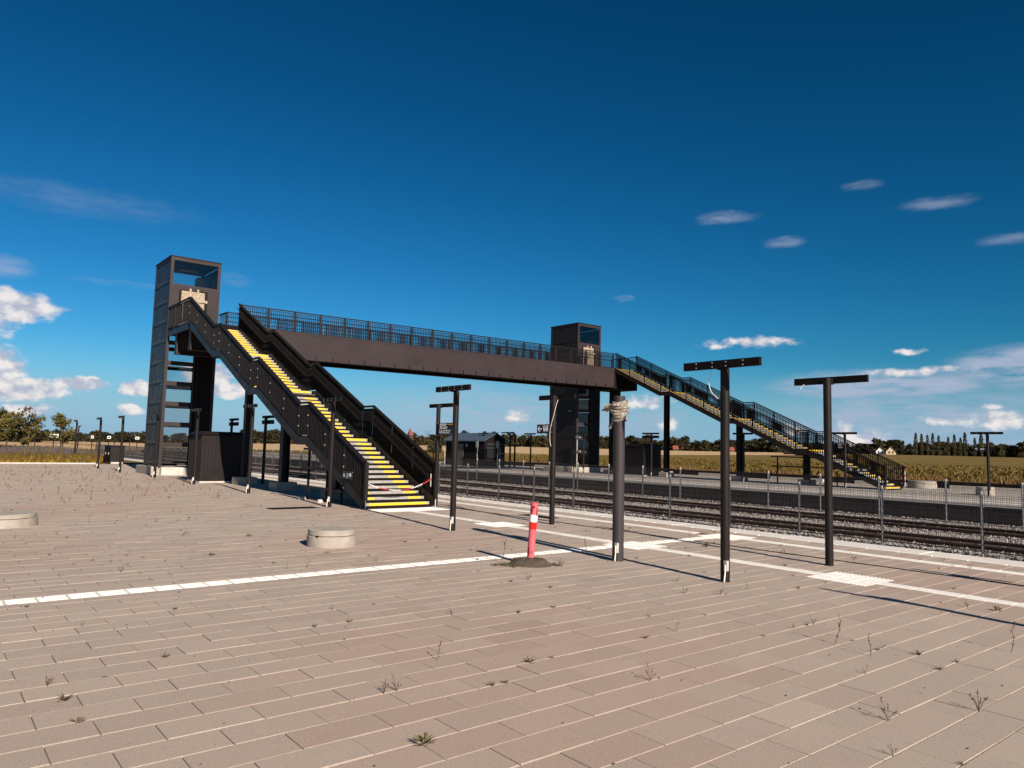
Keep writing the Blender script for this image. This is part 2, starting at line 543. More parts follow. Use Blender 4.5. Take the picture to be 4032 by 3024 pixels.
while u < 5.6:
    off = (4.351 if row % 2 == 0 else 4.351+PV/2)
    k0 = math.floor((-9-off)/PV)
    v = off+k0*PV
    while v < EDGE0:
        y0, y1 = max(v, -9), min(v+PV, EDGE0)
        if y1-y0 > .05:
            for x0, x1, a0, a1 in cut_row(u, u+PU, y0, y1):
                isfull = (x1-x0) > PU-.001 and (a1-a0) > PV-.001
                w = in_view((x0+x1)/2, (a0+a1)/2)
                full.append((x0, x1, a0, a1, isfull, w[0] if w else 1e9, tint(x0, a0)))
        v += PV
    u += PU
    row += 1
near = sorted([q for q in full if q[4] and q[5] < 1e8], key=lambda q: q[5])[:290]
nearset = set(id(q) for q in near)
pv_mesh = []
for k in range(4):
    b = MB()
    h = .0
    b.cbox(-PU/2+J, PU/2-J, -PV/2+J, PV/2-J, -.03, h, .0038)
    # a slightly worn corner so that no two kinds are alike
    for i in (8, 9, 10, 11):
        x, y, z = b.v[i]
        b.v[i] = (x+R.uniform(-.0015, .0015), y+R.uniform(-.0015, .0015), z+R.uniform(-.0012, 0))
    me = b.mesh('paver')
    at = me.color_attributes.new('tint', 'FLOAT_COLOR', 'CORNER')
    at.data.foreach_set('color', [1.0]*(4*len(at.data)))
    me.materials.append(M['paver'])
    pv_mesh.append(me)
for q in near:
    o = bpy.data.objects.new('paver', R.choice(pv_mesh))
    COL.objects.link(o)
    o.parent = plaza
    o.location = ((q[0]+q[1])/2, (q[2]+q[3])/2, R.uniform(-.0022, .0022))
    o.rotation_euler = (R.uniform(-.002, .002), R.uniform(-.003, .003), R.uniform(-.002, .002)+(math.pi if R.random() < .5 else 0))
    o.color = (*q[6], 1)
for q in full:
    if id(q) in nearset:
        continue
    if in_view((q[0]+q[1])/2, (q[2]+q[3])/2) is None and q[1] < -45:
        pass
    n0 = len(mass.f)
    mass.cbox(q[0]+J, q[1]-J, q[2]+J, q[3]-J, -.03, R.uniform(-.0022, .0022), .0038)
    mtint += [q[6]]*sum(len(mass.f[i]) for i in range(n0, len(mass.f)))
pm = mass.mesh('paver_field')
at = pm.color_attributes.new('tint', 'FLOAT_COLOR', 'CORNER')
at.data.foreach_set('color', [x for c in mtint for x in (*c, 1)])
link('paver_field', pm, 'paver', plaza, kind='stuff')

# white guide tiles with ribs, blister tiles
def rib_tile(lu, lv, along_v):
    b = MB()
    b.cbox(-lu/2+J, lu/2-J, -lv/2+J, lv/2-J, -.03, -.002, .003)
    L, Wd = (lv, lu) if along_v else (lu, lv)
    for k in range(4):
        c = -Wd/2+(k+.5)*Wd/4
        for p0, p1, z in ((-.5, .5, 0),):
            a0, a1 = -L/2+.018, L/2-.018
            pts = ((c-.022, -.002), (c-.013, .0035), (c+.013, .0035), (c+.022, -.002))
            for i in range(3):
                (x0, z0), (x1, z1) = pts[i], pts[i+1]
                if along_v:
                    b.face([(x0, a0, z0), (x1, a0, z1), (x1, a1, z1), (x0, a1, z0)])
                else:
                    b.face([(a0, x1, z1), (a0, x0, z0), (a1, x0, z0), (a1, x1, z1)])
    return b.mesh('guide_tile')
def blister_tile(l):
    b = MB()
    b.cbox(-l/2+J, l/2-J, -l/2+J, l/2-J, -.03, -.002, .003)
    for i in range(5):
        for j in range(5):
            x, y = -l/2+(i+.5)*l/5, -l/2+(j+.5)*l/5
            b.lathe([(.021, -.002), (.014, .004), (.0, .0045)], (x, y, 0), 7)
    return b.mesh('blister_tile')
gtv, gtu, blt = rib_tile(.30, .3017, True), rib_tile(.6, .30, False), blister_tile(.3)
guides = MB().box(GX0+.02, GX1-.02, -8.9, 10.4, -.031, -.030).build('guide_strip', 'sand', kind='structure')
def put(me, mt, u, v, z=0., rz=0., par=None, name=None):
    o = link(name or me.name, me, mt, par, True)
    o.location += Vector((u, v, z+R.uniform(-.001, .0012)))
    o.rotation_euler = (R.uniform(-.004, .004), R.uniform(-.004, .004), rz)
    return o
v = -.9
while v < 10.4:
    put(gtv, 'guide', (GX0+GX1)/2, v+.15, par=guides)
    v += .3017
v = 11.55
while v < 13.45:
    put(gtv, 'guide', (GX0+GX1)/2, v, par=guides)
    v += .3017
u = -17.86+.3
while u < 5.6:
    if not any(a0 < u < a1 and b0 < 10.95 < b1 for a0, a1, b0, b1 in TACT):
        put(gtu, 'guide', u, 10.95, par=guides)
    u += .602
u = 5.4
while u > -58.5:
    if not (-10.3 < u < -9.2):
        put(gtu, 'guide', u, 13.9, par=guides)
    u -= .602
for a0, a1, b0, b1 in TACT:
    nu, nv = round((a1-a0)/.3), round((b1-b0)/.3)
    for i in range(nu):
        for j in range(nv):
            put(blt, 'guide', a0+(i+.5)*(a1-a0)/nu, b0+(j+.5)*(b1-b0)/nv, z=.001, par=guides)
# slot drain along the platform
drain = MB()
drain.box(-58.9, 6, 12.57, 12.60, -.013, -.004).box(-58.9, 6, 12.66, 12.69, -.013, -.004).box(-58.9, 6, 12.60, 12.66, -.0135, -.012)
drain.build('slot_drain', 'black_dull', kind='structure')

# platform edge: light slabs over a wall down to the ballast
pe = MB().box(-140, 6, EDGE0, EDGE1-.12, -.82, -.12).build('platform_edge', 'concrete', kind='structure')
sl = MB().cbox(-1.447, 1.447, 0, EDGE1-EDGE0, -.12, 0, .012).mesh('edge_slab')
u = -7.63+2.9*4
while u > -140:
    o = link('edge_slab', sl, 'edge_slab', pe)
    o.location += Vector((u, EDGE0+.003, R.uniform(-.003, .004)))
    u -= 2.9
warn = MB().cbox(-.28, .28, 0, .10, -.02, .004, .003).mesh('warning_strip')
u = 4.
while u > -60:
    o = link('warning_strip', warn, 'guide', pe)
    o.location += Vector((u, EDGE0+.012, .003))
    u -= .6

# steel covers let into the paving
def grate(loc, lu, lv, label):
    r = thing('drain_grate', label, 'grate', loc)
    f = MB()
    f.box(-lu/2, lu/2, -lv/2, -lv/2+.03, -.02, .003).box(-lu/2, lu/2, lv/2-.03, lv/2, -.02, .003)
    f.box(-lu/2, -lu/2+.03, -lv/2+.03, lv/2-.03, -.02, .003).box(lu/2-.03, lu/2, -lv/2+.03, lv/2-.03, -.02, .003)
    f.build('frame', 'black_dull', r, False)
    b = MB()
    b.box(-lu/2+.03, lu/2-.03, -lv/2+.03, lv/2-.03, -.025, -.02)
    n = int(lu/.045)
    for i in range(1, n):
        x = -lu/2+i*lu/n
        b.box(x-.006, x+.006, -lv/2+.03, lv/2-.03, -.02, .001)
    b.build('bars', 'black_dull', r, False)
grate((-15.12, 13.2, 0), 1.25, .44, 'black steel grate in the paving between the slot drain and platform edge')
grate((-20.0, 8.38, 0), .58, 1.35, 'black steel grate in the paving beside the staircase')

# ------------------------------------------------------------------ track bed, tracks
bed = MB()
NX, NY = 220, 22
for j in range(NY+1):
    for i in range(NX+1):
        uu = -150+156*i/NX
        vv = EDGE1+(33.1-EDGE1)*j/NY
        bed.v.append((uu, vv, -.75+R.uniform(-.02, .02)))
for j in range(NY):
    for i in range(NX):
        a = j*(NX+1)+i
        bed.f.append((a, a+1, a+NX+2, a+NX+1))
        bed.sm.append(False)
bed.build('track_bed', 'ballast', kind='structure')
st, st_in = MB(), MB()
srng = random.Random(11)
RV = [23.55, 25.05, 28.2, 29.7]
def stone(b, c, r):
    k = len(b.v)
    ang = srng.uniform(0, 6.28)
    pts = []
    for i in range(4):
        a = ang+i*1.57+srng.uniform(-.5, .5)
        q = r*srng.uniform(.7, 1.25)
        pts.append((c[0]+q*math.cos(a), c[1]+q*math.sin(a), c[2]+r*srng.uniform(-.15, .35)))
    pts.append((c[0]+r*srng.uniform(-.3, .3), c[1]+r*srng.uniform(-.3, .3), c[2]+r*srng.uniform(.55, 1.0)))
    b.v += pts
    for i in range(4):
        b.f.append((k+i, k+(i+1) % 4, k+4))
        b.sm.append(False)
for i in range(52000):
    uu = -62*srng.random()**1.35+3
    vv = srng.uniform(19.5, 33.0)
    if any(abs(vv-q) < .12 for q in RV):
        continue
    inner = abs(vv-24.3) < .98 or abs(vv-28.95) < .98
    stone(st_in if inner else st, (uu, vv, -.745+srng.uniform(-.01, .03)), srng.uniform(.034, .078))
st.build('ballast_stones', 'ballast', kind='stuff', label='grey crushed stone ballast around the railway tracks', category='ballast')

st_in.build('rusty_ballast_stones', 'rust_stone', kind='stuff', label='rust-brown crushed stone between the rails', category='ballast')
for c_ in (24.3, 28.95):
    MB().box(-150, 6, c_-.98, c_+.98, -.76, -.715).build('rusty_ballast', 'rust_stone', kind='structure')

sp = MB()
sp.cbox(-.13, .13, -1.25, 1.25, -.1, .1, .03)
sl_me = sp.mesh('sleeper')
def track(v0, v1, label):
    c = (v0+v1)/2
    r = thing('railway_track', label, 'railway track', (0, c, -.77))
    for q in (v0, v1):
        b = MB()
        b.box(-150, 6, q-.07, q+.07, -.775, -.755).box(-150, 6, q-.012, q+.012, -.755, -.64).box(-150, 6, q-.036, q+.036, -.64, -.60)
        b.build('rail', 'rust', r)
    u = 4.
    k = 0
    while u > -110:
        o = link('sleeper', sl_me, 'sleeper', r, False)
        o.location = (u, 0, -.065)
        u -= .6
        k += 1
    f = MB()
    u = 4.
    while u > -70:
        for q in (v0, v1):
            for s in (-.1, .1):
                f.box(u-.05, u+.05, q+s-.035, q+s+.035, -.745, -.71)
        u -= .6
    f.build('rail_clips', 'clip', r, kind='stuff')
track(RV[0], RV[1], 'rusty railway track behind the mesh fence, closer to the paved plaza')
track(RV[2], RV[3], 'rusty railway track alongside the far platform fence')

# ------------------------------------------------------------------ mesh fences along the tracks
def fence(v, u0, du, n, z0, z1, label, pm_):
    r = thing('mesh_fence', label, 'fence', (u0, v, z0), 'wire mesh fences between the tracks')
    post = MB()
    post.tube([(0, 0, 0), (0, 0, z1-z0)], .036, 8).box(-.034, .034, -.03, .03, z1-z0, z1-z0+.012)
    for z in (.15, .45, .85, 1.25, z1-z0-.15):
        post.box(-.045, .045, -.03, .03, z, z+.03)
    pme = post.mesh('post')
    pn = MB()
    top = z1-z0-.05
    hz = [.12, .32, .52, .72, .92, 1.12, 1.32, top-.06]
    for z in hz:
        for s in (-.007, .007):
            pn.beam((-du/2+.03, s, z), (du/2-.03, s, z), .006, .009)
    k = int((du-.08)/.05)
    for i in range(k+1):
        x = -du/2+.04+i*(du-.08)/k
        pn.beam((x, 0, .08), (x, 0, top), .0055, .0055, up=(0, 1, 0))
    pan = pn.mesh('mesh_panel')
    for i in range(n):
        o = link('post', pme, pm_, r, False)
        o.location = (-du*i, 0, R.uniform(-.012, .012))
        if i < n-1:
            q = link('mesh_panel', pan, 'wire', r, False)
            q.location = (-du*(i+.5), -.03, 0)
    br = MB()
    br.tube([(-du*(n-1), 0, .13), (du*.5, 0, .13)], .016, 6)
    br.build('bottom_rail', pm_, r, False)
fence(21.8, 2.74, 2.555, 52, -.70, .97, 'galvanised wire mesh fence on grey posts between plaza edge and first track', 'galv_dark')
fence(30.6, 3.31, 2.5, 54, -.70, 1.02, 'galvanised wire mesh fence on bright posts in front of the far platform', 'galv')

# ------------------------------------------------------------------ far platform
FZ = .08
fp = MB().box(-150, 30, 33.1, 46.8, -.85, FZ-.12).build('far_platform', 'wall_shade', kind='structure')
MB().box(-150, 30, 33.9, 46.8, FZ-.12, FZ).build('surface', 'concrete', fp)
sl2 = MB().cbox(-1.447, 1.447, 33.05, 33.897, FZ-.13, FZ+.004, .012).mesh('edge_slab')
u = 12.
while u > -120:
    o = link('edge_slab', sl2, 'edge_slab', fp)
    o.location += Vector((u, 0, 0))
    u -= 2.9
ln = MB()
u = 12.
while u > -110:
    ln.box(u, u+.55, 35.2, 35.42, FZ, FZ+.006)
    u -= .6
ln.build('white_line', 'guide', fp)
MB().box(-80, 14, 39.15, 39.4, FZ, FZ+.005).build('guide_line', 'guide', fp)
kb = MB().box(-1.9, 1.9, 0, .32, 0, .30).mesh('kerb')
for k, u in enumerate((-27, -33.2, -39.5, -21.2, -15.6, -10.6, -4.2, -45.2, -52)):
    o = link('kerb', kb, 'concrete_light', fp)
    o.location += Vector((u, 46.3+.25*(k % 2), FZ-.1))
MB().box(-150, 30, 46.8, 52.5, -.35, -.05).build('service_path', 'asphalt', kind='structure')

rw = thing('retaining_wall', 'low dark retaining wall along the back of the far platform', 'wall', (-15, 47.2, 0))
for k in range(13):
    MB().box(-62+k*6.0, -56.03+k*6.0, 47.05, 47.3, -.2, .44+.03*(k % 2)).build('wall_panel', 'black_dull', rw)

# ------------------------------------------------------------------ stairs
def staircase(name, label, us, vL, vR, fl, la, rise, zr0, zb, near):
    r = thing(name, label, 'staircase', (us, (vL+vR)/2, zb))
    kn = []
    u, z = us, zr0
    kn.append((u, z))
    for i in range(4):
        u -= fl
        z += rise
        kn.append((u, z))
        if i < 3:
            u -= la
            kn.append((u, z))
    topu = u
    NS = 13
    run, dz = fl/NS, rise/NS
    un = us-.17
    z0 = zb+.155
    # treads
    w0, w1 = vL+.09, vR-.09
    tb = MB().box(-run-.03, 0, w0, w1, -.012, 0).mesh('tread')
    nb = MB().box(-.004, .006, w0+.01, w1-.01, -.098, .003).mesh('nosing')
    lb = MB().box(-la-run-.03, 0, w0, w1, -.05, 0).mesh('landing')
    yb = MB().box(.0065, .0095, 0, .44, -.066, -.006).mesh('yellow_strip')
    yl = MB().box(.0065, .0095, w0+.12, w1-.10, -.074, -.004).mesh('yellow_strip')
    rb = MB().box(-run-.03, -run-.02, w0+.01, w1-.01, -.012, dz-.11).mesh('riser')
    def step(u, z, kind):
        o = link('landing' if kind == 'L' else 'tread', lb if kind == 'L' else tb, 'tread_top', r)
        o.location += Vector((u, 0, z))
        q = link('nosing', nb, 'nosing', o, False)
        if kind == 'T':
            link('riser', rb, 'black_dull', o, False)
        if kind in 'LF':
            link('yellow_strip', yl, 'yellow', o, False)
        else:
            for y in (w0+.02, w1-.56):
                s = link('yellow_strip', yb, 'yellow', o, False)
                s.location = (0, y, 0)
    step(un, z0, 'F')
    start = un
    zz = z0
    for k in range(4):
        for j in range(1, NS):
            step(start-j*run, zz+j*dz, 'T')
        start -= fl
        zz += rise
        if k < 3:
            step(start, zz, 'L')
            start -= la
    step(start, zz, 'F')
    # stringers follow the rail line
    for vv, s in ((vL, -1), (vR, 1)):
        top = [(u, z-1.13) for u, z in kn]
        bot = [(u-.12, z-1.40) for u, z in kn]
        bot[0] = (us-.14, zb+.02)
        top[0] = (us-.02, zb+.28)
        b = MB()
        va, vb = (vv-.02, vv+.07) if s < 0 else (vv-.07, vv+.02)
        for i in range(len(kn)-1):
            b.prism([(top[i][0], va, top[i][1]), (bot[i][0], va, bot[i][1]), (bot[i+1][0], va, bot[i+1][1]), (top[i+1][0], va, top[i+1][1])][::1], (0, vb-va, 0))
        b.build('stringer', 'steel_gloss' if s < 0 else 'steel', r)
    # under-plates of the flights
    b = MB()
    for i in range(len(kn)-1):
        (ua, za), (ub, zb_) = kn[i], kn[i+1]
        b.prism([(ua-.1, w0, za-1.26), (ub-.1, w0, zb_-1.26), (ub-.1, w0, zb_-1.30), (ua-.1, w0, za-1.30)], (0, w1-w0, 0))
    b.build('soffit', 'black_dull', r)
    # railings
    bal = MB().box(-.006, .006, -.03, .03, -.5, .5).mesh('baluster')
    bw = .006 if near else .013
    for vv, s in ((vL, -1), (vR, 1)):
        cap, posts = MB(), MB()
        segs = []
        for i in range(len(kn)-1):
            a, c = kn[i], kn[i+1]
            n = 3 if abs(a[1]-c[1]) > .1 else 1
            for q in range(n):
                segs.append(((a[0]+(c[0]-a[0])*q/n, a[1]+(c[1]-a[1])*q/n), (a[0]+(c[0]-a[0])*(q+1)/n, a[1]+(c[1]-a[1])*(q+1)/n)))
            d = Vector((c[0]-a[0], 0, c[1]-a[1])).normalized()*.02
            cap.beam((a[0]-d.x, vv, a[1]-d.z-.03), (c[0]+d.x, vv, c[1]+d.z-.03), .10, .06)
        cap.box(us-.03, us+.06, vv-.05, vv+.05, zb+.25, zr0+.01)
        cap.build('top_rail', 'steel', r)
        MB().tube([(us+.015, vv, zb-.05), (us+.015, vv, zb+.27)], .018, 8).build('foot_rod', 'galv', r)
        pts = [segs[0][0]]+[g_[1] for g_ in segs]
        dots = MB()
        for k, (u, z) in enumerate(pts):
            o = MB().box(u-.028, u+.028, vv+s*.02-.012, vv+s*.02+.012, z-1.34, z-.05).build('post', 'steel', r)
            if near:
                for zo in (-.45, -.78):
                    dots.box(u-.018, u+.018, vv+s*.034-.004, vv+s*.034+.004, z+zo-.018, z+zo+.018)
        if near:
            dots.build('bolt_heads', 'white_paint', r, kind='stuff')
        for (ua, za), (ub, zb_) in segs:
            L = abs(ub-ua)
            f = MB()
            e = .03
            sl_ = (zb_-za)/(ub-ua)
            A = lambda x, off: (ua-x, vv, za-sl_*x+off)
            f.beam(A(e, -.12), A(L-e, -.12), .05, .035)
            f.beam(A(e, -1.07), A(L-e, -1.07), .05, .035)
            nb_ = max(2, int((L-2*e)/.097))
            indiv = near and s < 0
            xs = [e+(L-2*e)*(i+.5)/nb_ for i in range(nb_)]
            if not indiv:
                for x in xs:
                    p = A(x, -.595)
                    f.box(p[0]-bw, p[0]+bw, vv-.03, vv+.03, p[2]-.48, p[2]+.48)
            fo = f.build('railing_panel', 'black_box' if near else 'black_dull', r)
            if indiv:
                for x in xs:
                    p = A(x, -.595)
                    o = link('baluster', bal, 'steel', fo)
                    o.location += Vector(p)
                    o.scale = (1, 1, .96)
        # two handrails on the inside
        for off in (-.24, -.50):
            h = MB()
            path = [(u, vv-s*.10, z+off) for u, z in kn]
            h.tube([(us-.10, vv-s*.10, zr0+off)]+path[1:], .019, 8)
            for u, z in pts[1:]:
                h.beam((u, vv, z+off-.05), (u, vv-s*.1, z+off-.02), .012, .012)
            h.build('handrail', 'steel' if near else 'black_box', r)
    # columns on concrete footings
    mid = (vL+vR)/2
    for u, wd in (((-22.95, .26), (-27.55, .30), (-31.75, .28)) if near else ((-22.9, .30), (-27.4, .30), (-33.2, .30))):
        # height of the soffit above
        zt = None
        for (ua, za), (ub, zb_) in zip(kn[:-1], kn[1:]):
            if ub <= u <= ua:
                zt = za+(zb_-za)*(u-ua)/(ub-ua)-1.30
        c = MB()
        hw = wd/2
        c.box(u-hw, u+hw, mid-hw, mid-hw+.03, zb+.3, zt).box(u-hw, u+hw, mid+hw-.03, mid+hw, zb+.3, zt).box(u-.02, u+.02, mid-hw+.03, mid+hw-.03, zb+.3, zt)
        c.box(u-.1, u+.1, w0-.05, w1+.05, zt-.16, zt+.02)
        col_ = c.build('column', 'steel' if near else 'black_box', r)
        MB().cbox(u-.33, u+.33, mid-.42, mid+.42, zb-.1, zb+.32, .02).build('footing', 'concrete', col_)
    return r, kn, zz
NS_ROOT, NKN, NDECK = staircase('footbridge_staircase', 'dark steel staircase with yellow-edged steps rising from the paved plaza',
                                -18.78, 9.95, 12.27, 4.041, .741, 1.845, 1.309, 0., True)
FS_ROOT, FKN, FDECK = staircase('footbridge_staircase', 'dark steel staircase coming down onto the far platform across the tracks',
                                -17.95, 39.4, 41.6, 4.19, .767, 1.885, 1.34, FZ, False)
FS_ROOT['group'] = NS_ROOT['group'] = 'staircases of the footbridge'

# ------------------------------------------------------------------ footbridge
BU = -37.05
br = thing('footbridge', 'long dark steel footbridge with railings spanning the tracks', 'footbridge', (BU, 26, 0))
def sh(v):
    return .0074*(v-12.3)
def vbox(b, x0, x1, v0, v1, z0, z1):
    """box along the bridge that follows its slight gradient"""
    k = len(b.v)
    b.box(x0, x1, v0, v1, z0, z1)
    for i in range(k, len(b.v)):
        x, y, z = b.v[i]
        b.v[i] = (x, y, z+sh(y))
DZ = 7.55
g = MB()
vbox(g, BU-.14, BU, 12.33, 39.3, 6.15, 7.58)
vbox(g, BU-.30, BU-.141, 10.1, 41.5, 6.15, 6.19)
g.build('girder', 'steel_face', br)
g = MB()
vbox(g, BU-.02, BU+.012, 12.33, 39.3, 7.44, 7.47)
g.build('girder_lip', 'steel_face', br)
g = MB()
vbox(g, BU-2.72, BU-2.58, 12.4, 41.7, 6.15, 7.58)
vbox(g, BU-2.58, BU-2.40, 10.1, 41.7, 6.15, 6.19)
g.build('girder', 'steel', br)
for uu in (BU-.14, BU-2.58):          # tapered girder ends at the plaza side
    g = MB()
    g.prism([(uu-.14, 10.02, 7.40), (uu+.14, 10.02, 7.40), (uu+.20, 10.02, 6.12), (uu-.20, 10.02, 6.12)], (0, .05, 0))
    g.prism([(uu-.03, 10.07, 7.40), (uu+.03, 10.07, 7.40), (uu+.03, 10.07, 6.15), (uu-.03, 10.07, 6.15)], (0, 2.4, 0))
    g.prism([(uu-.20, 10.07, 6.12), (uu+.20, 10.07, 6.12), (uu+.20, 10.07, 6.16), (uu-.20, 10.07, 6.16)], (0, 2.4, 0))
    g.build('girder_end', 'steel_face', br)
g = MB()
vbox(g, BU-2.60, BU-.143, 12.35, 41.6, 7.35, DZ)
vbox(g, BU-2.58, BU-.143, 12.35, 41.6, 6.30, 6.34)
g.build('deck', 'black_dull', br)
g = MB()
g.box(-41.0, -37.0, 10.0, 12.35, 7.20, 7.52)
g.build('landing_deck', 'black_dull', br)
g = MB()
g.box(-40.98, BU+.05, 9.93, 9.99, 7.12, 7.42)
g.build('landing_fascia', 'steel_gloss', br)
v = 16.43
bk = MB().box(0, .085, -.045, -.02, 0, .24).box(0, .03, -.02, .055, 0, .22).box(.03, .045, .0, .03, .04, .08).box(.03, .045, .0, .03, .13, .17).mesh('bracket')
while v < 38.8:
    o = link('bracket', bk, 'steel_face', br)
    o.location += Vector((BU, v, 6.13+sh(v)))
    v += .955
# railing on the staircase side, one baluster at a time
RT = 8.63
g = MB()
vbox(g, BU-.03, BU+.05, 12.25, 39.35, RT-.05, RT)
g.build('top_rail', 'steel', br)
bal = MB().box(-.022, .022, -.0115, .0115, -.47, .47).mesh('baluster')
pst = MB().box(-.02, .02, -.055, .055, -.52, .53).mesh('post')
NPAN = 19
vv0, pitch = 12.30, (39.2-12.30)/19
for k in range(NPAN+1):
    v = vv0+pitch*k
    o = link('post', pst, 'steel', br)
    o.location += Vector((BU+.005, v, RT-.56+sh(v)))
for k in range(NPAN):
    va, vb = vv0+pitch*k+.09, vv0+pitch*(k+1)-.09
    f = MB()
    vbox(f, BU-.012, BU+.012, va, vb, RT-.12, RT-.095)
    vbox(f, BU-.012, BU+.012, va, vb, RT-1.06, RT-1.035)
    for q in (va, vb-.02):
        vbox(f, BU-.012, BU+.012, q, q+.02, RT-1.035, RT-.12)
        for zo in (-.22, -.9):
            vbox(f, BU-.008, BU+.008, q-.045 if q == va else q+.02, q if q == va else q+.065, RT+zo, RT+zo+.03)
    fo = f.build('railing_panel', 'steel', br)
    for i in range(11):
        y = va+.02+(vb-va-.04)*(i+.5)/11
        o = link('baluster', bal, 'steel', fo)
        o.location += Vector((BU, y, RT-.577+sh(y)))
for off in (-.28, -.52):
    MB().tube([(BU-.11, 12.4, RT+off), (BU-.11, 39.2, RT+off+sh(39.2))], .02, 8).build('handrail', 'steel', br)
# the other railing
UB = BU-2.68
g = MB()
vbox(g, UB-.04, UB+.04, 12.5, 39.4, RT-.05, RT)
g.box(-41.0, UB+.04, 12.46, 12.54, RT-.05, RT).box(-41.0, UB+.04, 12.48, 12.52, RT-1.06, RT-1.03)
for i in range(9):
    g.box(-40.9+i*.125, -40.885+i*.125, 12.49, 12.51, RT-1.04, RT-.05)
g.build('top_rail', 'steel', br)
for k in range(NPAN):
    va, vb = 12.55+pitch*k*.995, 12.55+pitch*(k+1)*.995-.1
    f = MB()
    vbox(f, UB-.02, UB+.02, va-.09, va-.0, RT-1.1, RT-.05)
    vbox(f, UB-.012, UB+.012, va, vb, RT-.12, RT-.095)
    vbox(f, UB-.012, UB+.012, va, vb, RT-1.06, RT-1.035)
    for i in range(12):
        y = va+(vb-va)*(i+.5)/12
        vbox(f, UB-.022, UB+.022, y-.0115, y+.0115, RT-1.04, RT-.1)
    f.build('railing_panel', 'steel', br)
for off in (-.28, -.52):
    MB().tube([(UB+.11, 12.4, RT+off), (UB+.11, 39.2, RT+off+sh(39.2))], .02, 8).build('handrail', 'steel', br)
# landing railing at the plaza end, between stair head and lift
lr = MB()
lr.box(-41.0, -37.17, 9.90, 10.0, RT+.0, RT+.06)
lr.build('landing_rail', 'steel', br)
for k in range(4):
    ua, ub = -37.2-k*1.26, -37.2-(k+1)*1.26
    MB().box(ua-.03, ua+.03, 9.915, 9.94, RT-1.28, RT).build('post', 'steel', br)
    if k < 3:
        f = MB().box(ub+.05, ua-.05, 9.94, 9.96, RT-.08, RT-.05).box(ub+.05, ua-.05, 9.94, 9.96, RT-1.05, RT-1.02)
        for i in range(12):
            x = ub+.05+(1.16)*(i+.5)/12
            f.box(x-.006, x+.006, 9.93, 9.97, RT-1.02, RT-.08)
        f.build('railing_panel', 'steel', br)
# far end: landing box and columns
g = MB()
vbox(g, BU-2.6, BU+.02, 39.32, 41.75, 6.05, 7.40)
g.build('landing_deck', 'black_dull', br)
g = MB()
g.box(-39.0, -38.4, 40.85, 41.45, FZ, 6.4)
col_ = g.build('column', 'black_box', br)
MB().cbox(-39.3, -38.1, 40.6, 41.7, FZ-.1, FZ+.3, .02).build('footing', 'concrete', col_)
f = MB().box(UB, BU, 41.7, 41.76, RT+.2-.05, RT+.2)
for i in range(22):
    x = UB+.06+i*.118
    f.box(x-.009, x+.009, 41.72, 41.74, RT-.85, RT+.16)
f.build('end_railing', 'steel', br)

